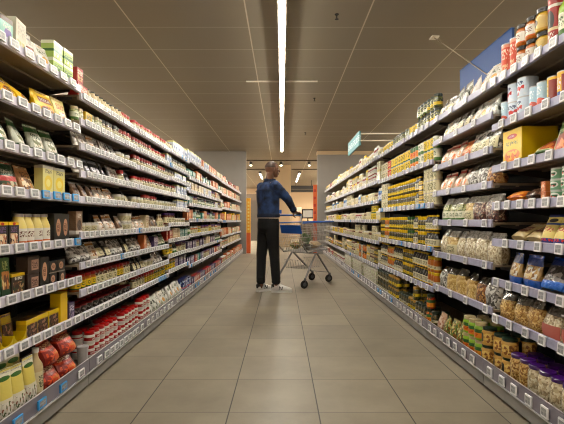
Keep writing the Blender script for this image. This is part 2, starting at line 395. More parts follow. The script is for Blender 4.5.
Q('p_darkoval', (24, 20, 20), [('E', .5, .52, .26, .3, (206, 160, 130)), ('T', .34, .66, .38, .66, (90, 50, 36), 14), ('B', 0, .08, (150, 140, 130))])
Q('p_cocoa', (206, 178, 16), [('B', .8, 1, (226, 196, 18)), ('E', .45, .68, .24, .09, (220, 130, 30)), ('P', .04, .96, .08, .74, [(70, 38, 24), (110, 66, 44), (170, 130, 110), (40, 24, 18)], 8)], crumple=.3)
Q('p_traywell', (222, 196, 14), [])
Q('p_cowpack', (226, 222, 204), [('B', .48, .92, (224, 210, 118)), ('E', .5, .9, .4, .05, (70, 120, 50)), ('P', .05, .95, .05, .42, [(226, 224, 214), (214, 212, 204), (90, 110, 60), (230, 228, 220), (226, 224, 214), (216, 212, 200), (150, 90, 60)], 17)], crumple=.3)
Q('p_redsack', (150, 34, 14), [('B', .7, .8, (206, 80, 40)), ('T', .15, .85, .8, .95, (226, 190, 150), 9), ('E', .65, .35, .26, .24, (214, 140, 60)), ('T', .1, .9, .1, .6, (220, 96, 50), 5)], crumple=.7)
Q('p_limebox', (176, 204, 110), [('B', .35, .5, (60, 120, 50)), ('T', .1, .9, .52, .68, (50, 110, 40), 9), ('B', .8, 1, (226, 230, 206)), ('P', .1, .9, .05, .32, [(190, 210, 120), (240, 240, 220), (130, 170, 60)], 7)])
Q('p_whitepack', (226, 222, 206), [('T', .15, .85, .5, .9, (196, 190, 176), 7), ('P', .1, .9, .05, .35, [(206, 196, 120), (226, 222, 206), (190, 206, 150)], 6)], crumple=.2)
Q('p_whitebrown', (230, 226, 218), [('R', .05, .6, .0, .5, (140, 60, 30)), ('T', .1, .55, .1, .4, (220, 200, 180), 10), ('T', .3, .9, .6, .9, (160, 160, 160), 8)], crumple=.5)
Q('p_tealpack', (150, 206, 196), [('E', .6, .4, .3, .2, (90, 50, 150)), ('B', .8, 1, (90, 60, 40)), ('T', .2, .8, .55, .75, W, 8)])
Q('p_yellowbox', (232, 198, 16), [('E', .5, .26, .4, .17, (222, 130, 30)), ('P', .2, .8, .14, .38, [(226, 120, 20), (240, 190, 60), (200, 90, 20)], 8), ('E', .5, .8, .26, .07, RD), ('T', .36, .64, .78, .83, W, 18), ('T', .2, .8, .55, .66, (90, 110, 30), 12)])
Q('p_frenchpouch', (206, 212, 170), [('B', .84, 1, (70, 116, 40)), ('P', .3, 1, .1, .7, [(206, 104, 54), (226, 150, 90), (226, 216, 190), (160, 60, 30)], 4), ('T', .1, .7, .62, .82, (30, 90, 30), 7), ('B', 0, .06, (70, 116, 40))], crumple=.3)
Q('p_bread', (226, 140, 40), [('P', .0, 1, .1, .9, [(232, 150, 50), (196, 104, 30), (240, 180, 80), (220, 130, 40)], 5)], crumple=.7, coat=.9)
Q('p_greentin', (120, 170, 136), [('E', .5, .5, .34, .3, (226, 230, 224)), ('P', .25, .75, .3, .6, [(226, 226, 220), (30, 100, 60), (200, 60, 50)], 5), ('B', .86, 1, (200, 206, 200))])
Q('p_flowertin', (206, 220, 236), [('P', .1, .9, .1, .6, [(206, 220, 236), (196, 40, 40), (220, 226, 236), (206, 216, 232)], 6), ('T', .2, .8, .65, .85, (70, 90, 130), 8)], metal=.1)
Q('p_fishtin', (176, 206, 226), [('E', .6, .28, .35, .14, (200, 70, 40)), ('T', .2, .8, .55, .85, (240, 244, 248), 6)])
Q('p_yelredtin', (232, 186, 24), [('R', .55, 1, .1, .9, (150, 30, 20)), ('T', .1, .5, .4, .8, W, 8), ('B', .0, .1, (206, 206, 206)), ('R', .1, .5, .12, .3, (60, 100, 170))])
Q('p_orangetube', (214, 84, 46), [('T', .1, .9, .55, .85, (236, 206, 180), 6), ('B', .9, 1, (226, 150, 120)), ('T', .2, .8, .1, .4, (236, 190, 150), 9)])
Q('p_redtube', (170, 30, 24), [('E', .5, .55, .3, .2, (30, 20, 20)), ('B', .34, .4, (226, 200, 160)), ('B', .8, .86, W), ('T', .2, .8, .1, .3, W, 9)])
Q('p_whlabel', (228, 224, 214), [('T', .2, .8, .4, .8, (120, 60, 40), 8), ('B', 0, .12, OR)])
Q('p_facelabel', (212, 186, 110), [('E', .42, .55, .25, .34, (46, 34, 22)), ('E', .4, .6, .12, .16, (170, 130, 90))])
Q('p_grnlabel', (226, 226, 206), [('B', 0, .3, (80, 130, 50)), ('T', .15, .85, .45, .85, (60, 100, 40), 8)])
Q('p_yellabel', (230, 200, 40), [('T', .15, .85, .3, .8, (60, 90, 30), 8), ('B', 0, .15, (60, 110, 40))])
Q('p_crmlabel', (222, 214, 180), [('T', .15, .85, .2, .8, (110, 110, 70), 8)])
Q('p_redlabel', (206, 200, 196), [('B', .5, 1, (176, 26, 24)), ('T', .15, .85, .6, .9, W, 8), ('B', .44, .5, W)])
Q('p_orglabel', (226, 150, 50), [('B', .6, 1, (60, 120, 60)), ('T', .15, .85, .1, .5, (206, 60, 30), 7)])
Q('p_chickjar', (200, 160, 84), [('E', .35, .5, .24, .3, (34, 30, 22)), ('P', .5, 1, .2, .8, [(206, 160, 84), (226, 196, 120), (150, 100, 50)], 7)])
Q('p_oillabel', (224, 218, 190), [('T', .1, .9, .3, .8, (70, 80, 30), 8), ('B', 0, .12, YE)])
Q('p_navybox', (24, 40, 110), [('P', 0, 1, .1, .9, [(24, 40, 110), (60, 90, 180), (22, 36, 100), (200, 214, 240)], 8), ('B', .28, .36, (226, 60, 50))])
Q('p_sachet', (206, 200, 192), [('R', .15, .85, .25, .7, (110, 84, 66)), ('T', .2, .8, .72, .9, (60, 56, 60), 9), ('B', 0, .12, W)], crumple=.6)
Q('p_darksachet', (48, 44, 52), [('R', .2, .8, .3, .6, (190, 186, 196)), ('T', .2, .8, .34, .55, (70, 60, 110), 8), ('B', .9, 1, (150, 150, 160))], crumple=.6)
Q('p_nutpouch', (150, 118, 92), [('E', .5, .4, .32, .22, (70, 42, 26)), ('B', .0, .16, (222, 216, 210)), ('T', .2, .8, .7, .9, (226, 220, 210), 9)], crumple=.7)
Q('p_snackpouch', (220, 212, 200), [('P', .15, .85, .15, .5, [(120, 70, 40), (200, 150, 100), (226, 216, 206)], 7), ('B', .85, 1, (190, 130, 50)), ('T', .2, .8, .58, .8, (120, 60, 50), 9)], crumple=.6)
Q('p_flatbrown', (196, 176, 130), [('R', .2, .8, .3, .7, (130, 50, 30)), ('T', .25, .75, .4, .6, (226, 210, 180), 9)], crumple=.4)
Q('p_flourbag', (226, 208, 130), [('B', 0, .16, (40, 70, 150)), ('T', .1, .9, .05, .14, (226, 60, 40), 9), ('T', .2, .8, .4, .6, (196, 60, 50), 8), ('B', .68, .76, (60, 90, 170)), ('E', .5, .86, .3, .08, (34, 34, 44))], crumple=.2)
Q('p_bluepasta', (196, 160, 104), [('B', .0, .26, (40, 104, 196)), ('B', .74, 1, (28, 72, 160)), ('P', .05, .95, .3, .72, [(206, 166, 104), (226, 206, 160), (150, 110, 60), (230, 230, 226)], 7)], crumple=.7, coat=1)
Q('p_bluesilver', (150, 148, 150), [('B', .0, .25, (44, 120, 214)), ('B', .8, 1, (24, 60, 140)), ('P', .0, 1, .25, .8, [(150, 146, 146), (206, 204, 206), (90, 86, 84), (60, 56, 56)], 6)], crumple=.9, coat=1)
Q('p_herbbag', (206, 208, 200), [('P', .0, 1, .2, .85, [(206, 208, 200), (70, 76, 60), (150, 156, 140), (226, 226, 222)], 5)], crumple=.8, coat=.8)
Q('p_orangebag', (226, 206, 186), [('P', .1, .9, .15, .7, [(226, 130, 60), (232, 206, 186), (214, 150, 96), (240, 230, 220)], 5), ('B', .86, 1, (190, 60, 40))], crumple=.7, coat=.8)
Q('p_carrotbag', (214, 112, 34), [('T', .1, .9, .3, .8, (236, 180, 120), 6)], crumple=.8, coat=.8)
Q('p_whitebag', (226, 224, 220), [('P', .1, .9, .1, .6, [(226, 224, 220), (206, 204, 196), (190, 196, 170), (236, 236, 234)], 5), ('E', .5, .4, .2, .15, (214, 160, 70)), ('T', .2, .8, .65, .85, (110, 120, 90), 7)], crumple=.8, coat=.8)
Q('p_greenbag', (96, 116, 60), [('P', .1, .9, .1, .8, [(110, 130, 64), (206, 206, 176), (70, 86, 40), (190, 180, 110)], 6)], crumple=.6)
Q('p_patternbag', (130, 146, 70), [('P', 0, 1, 0, 1, [(130, 150, 60), (206, 160, 90), (90, 110, 50), (160, 110, 60), (214, 210, 150)], 7)], crumple=.5)
Q('p_pinkbag', (206, 168, 140), [('P', 0, 1, .1, .9, [(206, 168, 140), (180, 130, 104), (226, 206, 190)], 7)], crumple=.6)
Q('p_redcan', (196, 44, 24), [('T', .1, .9, .4, .8, (240, 200, 150), 7), ('B', .1, .18, YE)])
Q('p_bluewhite', (206, 216, 232), [('P', .1, .9, .2, .8, [(206, 216, 232), (50, 90, 170), (226, 230, 236)], 5), ('B', .88, 1, (226, 220, 150))])
Q('p_orangepack', (206, 120, 70), [('P', .1, .9, .1, .9, [(214, 130, 80), (230, 200, 170), (150, 70, 40), (226, 160, 110)], 5)], crumple=.4)
Q('p_creampack', (222, 208, 176), [('T', .1, .9, .5, .9, (150, 100, 70), 7), ('P', .1, .9, .1, .45, [(214, 190, 150), (190, 150, 96), (230, 220, 196)], 6)], crumple=.3)
Q('p_creambox', (228, 220, 190), [('T', .1, .9, .55, .85, (120, 130, 80), 8), ('B', .0, .2, (206, 190, 110)), ('P', .1, .9, .22, .5, [(226, 214, 170), (196, 176, 110)], 6)])
Q('p_tealpack2', (60, 140, 130), [('T', .1, .9, .5, .85, (220, 230, 226), 8), ('P', .1, .9, .1, .45, [(190, 206, 200), (60, 120, 110), (30, 80, 80)], 6)])
Q('p_purplepack', (76, 60, 110), [('T', .1, .9, .5, .85, (220, 214, 230), 8), ('P', .1, .9, .1, .45, [(190, 180, 200), (90, 70, 130), (60, 40, 80)], 6)])
Q('p_redpack', (176, 40, 30), [('T', .1, .9, .5, .85, (230, 214, 190), 8), ('P', .1, .9, .1, .45, [(206, 150, 100), (150, 40, 30), (226, 190, 120)], 6)])
Q('p_palletbox', (196, 190, 172), [('P', 0, 1, .1, .9, [(206, 200, 180), (170, 162, 142), (186, 196, 150), (220, 214, 200)], 9)])
Q('p_flatyellow', (226, 190, 20), [('B', .0, .3, (50, 46, 30)), ('T', .1, .9, .5, .8, (60, 50, 20), 8)])

# ------------------------------------------------------------------ pack shapes: each returns [(part name, MB)], first entry is the body
def jar(r, h, body, lid, label=None, lh=.16, seg=14, lab=(.16, .74)):
    a = h*(1-lh)
    b = MB().lathe([(r*.9, 0), (r, h*.04), (r, a*.80), (r*.93, a*.9), (r*.8, a*.96), (r*.8, a)], body, seg)
    l = MB().lathe([(r*.86, a*.965), (r*.9, a*.98), (r*.9, h*.985), (r*.84, h)], lid, seg)
    out = [('body', b), ('lid', l)]
    if label: out.append(('label', MB().lathe([(r*1.012, a*lab[0]), (r*1.012, a*lab[1])], label, seg, cap0=False, cap1=False)))
    return out
def bottle(r, h, body, cap, label=None, neck=.36, sh=.58, seg=12):
    b = MB().lathe([(r*.9, 0), (r, h*.03), (r, h*sh), (r*.9, h*(sh+.07)), (r*(neck+.12), h*(sh+.18)), (r*neck, h*(sh+.24)), (r*neck, h*.93)], body, seg)
    c = MB().lathe([(r*(neck+.07), h*.90), (r*(neck+.07), h*.995), (r*neck*.9, h)], cap, seg)
    out = [('body', b), ('cap', c)]
    if label: out.append(('label', MB().lathe([(r*1.015, h*.1), (r*1.015, h*(sh-.06))], label, seg, cap0=False, cap1=False)))
    return out
def squeeze(r, h, body, cap, label=None, seg=12):
    e = lambda z, k, kk=.62: [(r*k*math.cos(2*PI*j/seg), r*k*kk*math.sin(2*PI*j/seg), z) for j in range(seg)]
    b = MB().loft([e(0, .85), e(h*.03, 1), e(h*.45, .95), e(h*.7, .9), e(h*.8, .55, .9)], body)
    c = MB().loft([e(h*.78, .6, .95), e(h*.84, .58, .95), e(h*.97, .34, 1), e(h, .28, 1)], cap)
    out = [('body', b), ('cap', c)]
    if label: out.append(('label', MB().loft([e(h*.12, 1.03), e(h*.6, .97)], label, cap0=False, cap1=False)))
    return out
def can(r, h, label, seg=14):
    b = MB().lathe([(r*.985, h*.02), (r*.985, h*.975)], label, seg, cap0=False, cap1=False)
    t = MB().lathe([(r, h*.965), (r*1.0, h), (r*.92, h), (r*.9, h*.985)], 'tin', seg, cap0=False)
    t2 = MB().lathe([(r*.9, 0), (r, 0), (r, h*.025)], 'tin', seg, cap1=False)
    return [('body', b), ('rim', t), ('rim', t2)]
def tub(r, h, body, lid, label=None, seg=14):
    b = MB().lathe([(r*.78, 0), (r*.95, h*.88)], body, seg)
    l = MB().lathe([(r, h*.87), (r, h*.97), (r*.92, h)], lid, seg)
    out = [('body', b), ('lid', l)]
    if label: out.append(('label', MB().lathe([(r*.83, h*.15), (r*.935, h*.72)], label, seg, cap0=False, cap1=False)))
    return out
def box(w, d, h, front, side=None, top=None, flap=None):
    b = MB().cbox(w*.985, d, h, .0018, front, top=top or front)
    out = [('body', b)]
    if flap: out.append(('flap', MB().cbox(w*.99, d*.5, .0015, .0005, flap, z0=h, cy=-d*.24)))
    return out
def _ring(w, d, z, n=14, p=2.6, jit=0., seed=0, dx=0, dy=0):
    R = []
    for j in range(n):
        t = 2*PI*j/n; c, s_ = math.cos(t), math.sin(t)
        k = 1+jit*noise.noise(Vector((j*1.3+seed, z*40, seed*.7)))
        R.append((dx+w/2*math.copysign(abs(c)**(2/p), c)*k, dy+d/2*math.copysign(abs(s_)**(2/p), s_)*k, z))
    return R
def pouch(w, d, h, m, seal=None, seed=0, label=None, sag=.0):
    prof = [(0, .92, .72), (.04, .96, .86), (.18, .99, 1), (.36, .97, .95), (.55, .95, .74), (.72, .95, .46), (.85, .96, .2), (.91, .97, .05)]
    rings = [_ring(w*a, max(d*b_, .003), h*t, jit=.10*(1 if b_ > .1 else 0), seed=seed, dy=d*.10*t) for t, a, b_ in prof]
    b = MB().loft(rings, m, cap1=False)
    s_ = MB().loft([_ring(w*.97, .0032, h*.905, dy=d*.09), _ring(w*.97, .003, h, dy=d*.1, jit=.02, seed=seed)], seal or m)
    out = [('body', b), ('seal', s_)]
    if label: out.append(('label', patch(rings[1:5], label)))
    return out
def patch(rings, m, k=.62, off=.0035):
    """sticker following the front of a loft"""
    n = len(rings[0]); js = [j for j in range(n) if .5+.0 < j/n*1. < 1. and 0.56 <= j/n <= .94]
    vs, fs = [], []
    for r in rings:
        for j in js: p = r[j]; vs.append((p[0], p[1]-off, p[2]))
    c = len(js)
    for i in range(len(rings)-1):
        for j in range(c-1): fs.append([i*c+j, i*c+j+1, (i+1)*c+j+1, (i+1)*c+j])
    return MB().add(vs, fs, m)
def gathered(w, d, h, m, top='film', seed=0, label=None, fill=.74, tie=None):
    """clear bag of loose food, neck gathered above"""
    prof = [(0, .86, .8), (.05, .97, .95), (.25, 1, 1), (.45, 1.02, .98), (.6, .98, .84), (fill, .93, .62)]
    rings = [_ring(w*a, d*b_, h*t, jit=.2, seed=seed, p=2.6) for t, a, b_ in prof]
    b = MB().loft(rings, m)
    tp = MB().loft([_ring(w*.92, d*.60, h*fill, jit=.15, seed=seed+2), _ring(w*.86, d*.42, h*.84, jit=.3, seed=seed+3, dy=.004), _ring(w*.88, d*.24, h*.93, jit=.35, seed=seed+4, dy=.01), _ring(w*.90, d*.08, h, jit=.3, seed=seed+5, dy=.012)], top)
    out = [('body', b), ('gathered_top', tp)]
    if label: out.append(('label', patch(rings[1:4], label)))
    return out
def pillow(w, d, h, m, seal=None, seed=0):
    """pillow pack lying on its back: w across, d deep, h thick, crimped left and right"""
    rings = []
    for t, a in ((-.5, .03), (-.44, .06), (-.4, .45), (-.25, .88), (0, 1), (.25, .88), (.4, .45), (.44, .06), (.5, .03)):
        hh = h*a
        R = []
        for j in range(12):
            q = 2*PI*j/12; k = 1+.08*noise.noise(Vector((j+seed, t*9, seed)))
            R.append((w*t, d/2*math.cos(q)*k*(.96 if a < .1 else 1), h/2+hh/2*math.sin(q)*(1 if a < .1 else k)))
        rings.append(R)
    return [('body', MB().loft(rings, m))]
def tray(w, d, h, m):
    b = MB(); t = .003
    b.box(-w/2, w/2, -d/2, d/2, 0, t, m); b.box(-w/2, -w/2+t, -d/2, d/2, t, h, m); b.box(w/2-t, w/2, -d/2, d/2, t, h, m); b.box(-w/2, w/2, d/2-t, d/2, t, h, m)
    n = 9; vs = []; 
    for yy in (-d/2, -d/2+t):
        for i in range(n):
            u = i/(n-1); x = -w/2+w*u; zt = h*(.35+.65*min(1, (abs(u-.5)*2)**3.2)); vs += [(x, yy, t), (x, yy, zt)]
    fs = []
    for i in range(n-1):
        a = 2*i; k = 2*n
        fs += [[a, a+2, a+3, a+1], [k+a, k+a+1, k+a+3, k+a+2], [a+1, a+3, k+a+3, k+a+1]]
    b.add(vs, fs, m)
    return [('body', b)]

# ------------------------------------------------------------------ catalogue: key -> name, category, words, width, depth, height, part list
CAT = {}
def C(key, name, cat, words, w, d, h, parts): CAT[key] = dict(name=name, cat=cat, words=words, w=w, d=d, h=h, parts=parts, full=None, one=None)
def CJ(key, name, words, r, h, *a, **k): C(key, name, 'jar', words, 2*r, 2*r, h, jar(r, h, *a, **k))
def CB(key, name, words, r, h, *a, **k): C(key, name, 'bottle', words, 2*r, 2*r, h, bottle(r, h, *a, **k))
def CC(key, name, words, r, h, *a): C(key, name, 'can', words, 2*r, 2*r, h, can(r, h, *a))
def CX(key, name, words, w, d, h, *a, cat='box', **k): C(key, name, cat, words, w, d, h, box(w, d, h, *a, **k))
def CP(key, name, words, w, d, h, *a, cat='bag', **k): C(key, name, cat, words, w, d, h, pouch(w, d, h, *a, **k))
def CG(key, name, words, w, d, h, *a, cat='bag', **k): C(key, name, cat, words, w, d, h, gathered(w, d, h, *a, **k))
def CT(key, name, words, r, h, *a, **k): C(key, name, 'tub', words, 2*r, 2*r, h, tub(r, h, *a, **k))
def CL(key, name, words, w, d, h, m, seed=0): C(key, name, 'bag', words, w, d, h, pillow(w, d, h, m, seed=seed))
# left row
CX('tealpack', 'cream_carton', 'pale teal carton with purple spot', .09, .07, .12, 'p_tealpack')
CX('whitepack', 'baking_carton', 'tall off-white baking pack', .105, .05, .15, 'p_whitepack')
CP('whitebrown', 'sugar_bag', 'white bag with brown print', .08, .07, .14, 'p_whitebrown', seed=1)
CP('whitesug', 'sugar_bag', 'plump white sugar bag', .128, .08, .13, 'p_whitebag', seed=2)
CX('limebox', 'tea_box', 'lime green and white box', .10, .07, .092, 'p_limebox')
CX('redbox', 'spice_box', 'orange-red carton', .075, .06, .085, 'p_redpack')
CP('yellowbag', 'flour_bag', 'yellow bag with brown-red patch', .125, .06, .155, 'p_yellowbag', seed=3)
CP('yellowbig', 'flour_bag', 'wide yellow bag with brown-red patch', .175, .07, .15, 'p_yellowbag', seed=53)
CP('creambag', 'flour_bag', 'cream bag with yellow foot', .13, .06, .16, 'p_creambag', seed=4)
CP('greybag', 'flour_bag', 'pale grey bag', .11, .06, .16, 'p_snackpouch', seed=5)
CP('greenpouch', 'nut_pouch', 'pale pouch with green top and foot', .10, .05, .17, 'p_greenpouch', seed=6)
CP('greenred', 'nut_pouch', 'dark green pouch with red band', .125, .05, .15, 'p_greenred', seed=7)
CP('brownpouch', 'nut_pouch', 'orange-brown pouch', .13, .05, .15, 'p_brownpouch', seed=8)
CX('lemonbox', 'dessert_carton', 'upright yellow lemon carton', .12, .05, .165, 'p_lemonbox', flap='film_light')
CX('popcorn', 'popcorn_box', 'black carton with yellow lid and popcorn picture', .078, .06, .115, 'p_popcorn', flap='c_yellow')
CX('popside', 'popcorn_box', 'black carton with yellow lid and grey panel', .078, .06, .115, 'p_popside', flap='c_yellow')
CB('eggbottle', 'sauce_bottle', 'pale yellow glass bottle with silver cap', .038, .155, 'c_egg', 'tin', 'p_whlabel', neck=.62, sh=.6)
CX('darkoval', 'dark_pack', 'black pack with beige oval label', .085, .06, .16, 'p_darkoval')
CX('darksm', 'dark_pack', 'small black pack with beige oval', .08, .05, .065, 'p_darkoval')
CX('greenpud', 'pudding_carton', 'green carton with brown dessert picture', .08, .05, .20, 'p_greenpud')
CX('pudding', 'pudding_carton', 'brown carton with yellow top', .098, .05, .10, 'p_pudding')
CX('brownbar', 'wafer_box', 'brown box with beige panel', .10, .06, .085, 'p_brownbar')
CP('cocoa', 'cocoa_pouch', 'yellow pouch with chocolate picture', .074, .045, .14, 'p_cocoa', seed=9)
CX('cocoabox', 'cocoa_box', 'yellow cocoa box with brown picture', .105, .05, .095, 'p_cocoa', top='c_brown')
C('cocoatray', 'display_tray', 'tray', 'yellow display tray with scooped front', .092, .12, .05, tray(.092, .12, .05, 'p_traywell'))
CX('yelplain', 'cocoa_box', 'plain bright yellow carton', .08, .06, .17, 'c_yellow')
CX('purpsm', 'wafer_box', 'small grey and purple carton', .07, .06, .10, 'p_purplepack')
CP('cowpack', 'milk_pouch', 'tall white and yellow pouch with printed foot', .085, .06, .235, 'p_cowpack', seed=10)
CB('palebottle', 'milk_bottle', 'slim pale bottle', .036, .24, 'c_beige', 'c_w', 'p_crmlabel')
CP('redsack', 'rice_sack', 'orange-red crumpled sack', .16, .14, .118, 'p_redsack', seed=11)
CB('whdark', 'spice_bottle', 'white spice bottle with black cap', .03, .092, 'c_beige', 'c_blk', 'p_crmlabel', neck=.6)
CJ('whred', 'spice_jar', 'white spice jar with red lid', .028, .088, 'c_beige', 'c_red', 'p_whlabel', lh=.24)
CJ('spred', 'seasoning_jar', 'spice jar with red lid', .03, .10, 'g_spice', 'c_red', 'p_crmlabel', lh=.24)
CJ('spdark', 'seasoning_jar', 'spice jar with black lid', .028, .10, 'g_spice', 'c_blk', 'p_crmlabel', lh=.22)
CJ('herbjar', 'herb_jar', 'small green herb jar with beige lid', .026, .09, 'g_veg', 'c_beige', 'p_grnlabel')
CX('yellowcube', 'stock_box', 'bright yellow stock cube box', .10, .07, .085, 'p_flatyellow')
CP('sachet', 'spice_sachet', 'silver-white spice sachet', .075, .03, .14, 'p_sachet', seed=12)
CP('sachet2', 'spice_sachet', 'crumpled clear spice sachet', .08, .035, .12, 'g_silver', 'film_light', seed=13)
CP('darksachet', 'herb_sachet', 'dark sachet with white label', .075, .03, .115, 'p_darksachet', seed=14)
CP('nutpouch', 'almond_pouch', 'brown and silver pouch', .10, .045, .125, 'p_nutpouch', 'film_light', seed=15)
CP('snackpouch', 'almond_pouch', 'white pouch with brown picture', .095, .045, .13, 'p_snackpouch', seed=16)
CP('clearbag', 'raisin_bag', 'clear bag of dried fruit', .11, .05, .13, 'g_silver', 'film', seed=17)
CP('clearbag2', 'raisin_bag', 'clear bag of dark dried fruit', .10, .05, .13, 'g_dark', 'film_light', seed=18, label='p_crmlabel')
CX('brownwhite', 'baking_box', 'white carton with brown cake picture', .09, .05, .14, 'p_nutpouch')
CT('whtub', 'dessert_tub', 'white tub with pale label', .042, .07, 'c_w', 'film_light', 'p_crmlabel')
CJ('jamred', 'jam_jar', 'amber jam jar with red lid', .033, .10, 'c_honey', 'c_red', 'p_yellabel')
CJ('jamred2', 'jam_jar', 'grey-brown jar with dark red lid', .033, .10, 'g_spice', 'c_ketch', 'p_crmlabel')
CT('redtub', 'cherry_tub', 'clear tub with glossy red lid', .04, .055, 'g_dark', 'c_ketch')
CJ('redjar', 'cherry_jar', 'white jar with red cap and white stripe', .04, .10, 'c_w', 'c_red', 'p_redlabel', lh=.2)
CT('cup', 'grey_cup', 'pale grey cup', .035, .10, 'c_silver', 'c_silver')
CP('gwbag', 'rice_bag', 'pale green and white bag', .13, .08, .16, 'p_herbbag', seed=19)
CP('wbag', 'rice_bag', 'crumpled white bag', .13, .08, .16, 'p_whitebag', seed=20)
CX('navybox', 'salt_box', 'navy blue box with red stripe', .12, .08, .15, 'p_navybox')
CX('bluewhite', 'milk_carton', 'blue and white carton', .075, .07, .14, 'p_bluewhite')
CX('orangepack', 'biscuit_pack', 'orange-brown biscuit pack', .08, .06, .14, 'p_orangepack')
CX('creampack', 'biscuit_pack', 'cream biscuit pack', .08, .06, .13, 'p_creampack')
CX('tealbox', 'filter_box', 'teal and white carton', .075, .06, .11, 'p_tealpack2')
CX('purplebox', 'chocolate_box', 'purple carton', .075, .06, .11, 'p_purplepack')
CX('redpack', 'chocolate_box', 'red carton', .08, .06, .11, 'p_redpack')
CB('greenbot', 'syrup_bottle', 'dark green bottle', .034, .15, 'c_dgreen', 'c_w', 'p_grnlabel')
CJ('olivejar', 'honey_jar', 'olive green jar', .034, .11, 'g_veg', 'c_gold', 'p_yellabel')
CJ('darkjar', 'coffee_jar', 'dark coffee jar with purple lid', .036, .12, 'c_amber', 'c_purple', 'p_crmlabel')
CJ('honey', 'honey_jar', 'amber honey jar with white lid', .036, .11, 'c_honey', 'c_w', 'p_crmlabel')
# right row
CC('orangetube', 'chips_tube', 'tall orange-red tube', .041, .20, 'p_orangetube')
CJ('saucejar', 'sauce_jar', 'orange sauce jar with dark lid and white label', .040, .118, 'c_honey', 'c_blk', 'p_whlabel')
CJ('facejar', 'mustard_jar', 'mustard jar with dark lid and face on label', .045, .118, 'c_mustard', 'c_blk', 'p_facelabel')
CC('redtube', 'soup_can', 'tall red can with dark round emblem', .038, .25, 'p_redtube')
CB('greenwht', 'dressing_bottle', 'tall green and white dressing bottle', .036, .26, 'c_lime', 'c_w', 'p_grnlabel')
CC('flowertin', 'milk_tin', 'wide pale blue tin with red flowers', .052, .105, 'p_flowertin')
CC('metaltin', 'milk_tin', 'plain metal-sided tin', .045, .13, 'tin')
CC('fishtin', 'fish_tin', 'pale blue tin with red fish', .037, .135, 'p_fishtin')
CC('yelredtin', 'soup_tin', 'yellow and red soup tin', .038, .135, 'p_yelredtin')
CX('yellowbox', 'dumpling_box', 'yellow carton with orange food picture', .19, .2, .195, 'p_yellowbox')
CX('yellowlay', 'dumpling_box', 'plain side of a big yellow carton', .05, .2, .15, 'c_yellow')
CP('frenchpouch', 'rice_pouch', 'green and cream pouch with orange picture', .14, .05, .175, 'p_frenchpouch', seed=21)
CL('bread', 'bread_bag', 'orange-brown bag of bread', .17, .12, .085, 'p_bread', 22)
CL('darkbread', 'bread_bag', 'dark wrapped bread', .14, .12, .08, 'g_choc', 23)
CC('greentin', 'vegetable_tin', 'small pale green tin', .037, .052, 'p_greentin')
CX('saucedk', 'cooking_carton', 'small brown-orange carton', .04, .05, .05, 'p_orangepack')
CP('flatbrown', 'lentil_bag', 'cream flat pack with brown panel', .13, .05, .16, 'p_flatbrown', seed=24)
CP('flourbag', 'flour_packet', 'cream flour packet with blue foot and top', .10, .06, .175, 'p_flourbag', 'c_navy', seed=25)
CP('bluepasta', 'pasta_bag', 'clear pasta bag with blue top and foot', .15, .07, .19, 'p_bluepasta', 'film_blue', seed=26)
CP('bluesilver', 'pasta_bag', 'silver pasta bag with blue foot', .17, .07, .20, 'p_bluesilver', 'film_blue', seed=27)
CG('chickbag', 'bean_bag', 'clear bag of chickpeas', .15, .10, .19, 'g_chick', label=None, seed=28)
CG('whitebean', 'bean_bag', 'clear bag of white beans', .16, .10, .19, 'g_white', label='c_rose', seed=29)
CJ('chickjar', 'chickpea_jar', 'chickpea jar with dark green lid', .045, .105, 'p_chickjar', 'c_dgreen', lh=.12)
CJ('purplejar', 'bean_jar', 'tall bean jar with purple lid', .042, .15, 'g_chick', 'c_purple', lh=.10)
CJ('palejar', 'bean_jar', 'tall pale bean jar with purple lid', .042, .15, 'g_white', 'c_purple', lh=.10)
CJ('orgjar', 'corn_jar', 'green jar with orange label', .042, .11, 'c_lime', 'c_beige', 'p_orglabel')
CP('patternbag', 'grain_bag', 'green and orange patterned bag', .115, .08, .15, 'p_patternbag', seed=30)
CP('pinkbag', 'grain_bag', 'pinkish grain bag', .14, .09, .15, 'p_pinkbag', seed=31)
CP('whitebag', 'noodle_bag', 'crumpled white bag with orange spot', .13, .07, .15, 'p_whitebag', seed=32)
CP('herbbag', 'noodle_bag', 'clear bag with dark herbs', .14, .07, .17, 'p_herbbag', 'film_light', seed=33)
CP('orangebag', 'crisp_bag', 'white and orange bag', .12, .07, .155, 'p_orangebag', seed=34)
CP('carrotbag', 'crisp_bag', 'bright orange bag', .15, .08, .14, 'p_carrotbag', seed=35)
CP('silverwhite', 'noodle_bag', 'silver-white film bag', .12, .07, .15, 'g_silver', 'film_light', seed=36, label='p_crmlabel')
CG('greenclear', 'vegetable_bag', 'clear bag of green noodles', .13, .10, .20, 'g_veg', 'film_light', label='p_grnlabel', seed=37)
CG('pastaclear', 'macaroni_bag', 'clear bag of yellow pasta', .15, .10, .20, 'g_pasta', 'film_light', label='p_crmlabel', seed=38)
CG('beanclear', 'bean_bag', 'clear bag of dark red beans', .16, .10, .19, 'g_bean', 'film_light', seed=39)
CG('whitepasta', 'macaroni_bag', 'clear bag of white pasta shells', .15, .10, .21, 'g_white', 'film_light', seed=40)
CG('goldbag', 'macaroni_bag', 'glossy bag of golden pasta', .15, .10, .19, 'g_pasta', 'film', seed=41)
CG('silverclear', 'noodle_bag', 'glossy silver bag', .15, .10, .18, 'g_silver', 'film', seed=42)
CG('nutclear', 'nut_bag', 'glossy bag of brown nuts', .14, .10, .17, 'g_nuts', 'film', seed=43)
CJ('picklejar', 'pickle_jar', 'green pickle jar with dark lid', .04, .12, 'g_pickle', 'c_dgreen', 'p_yellabel', lab=(.2, .5))
CJ('picklewh', 'pickle_jar', 'pickle jar with green lid and white label', .04, .12, 'g_pickle', 'c_dgreen', 'p_grnlabel', lab=(.2, .5))
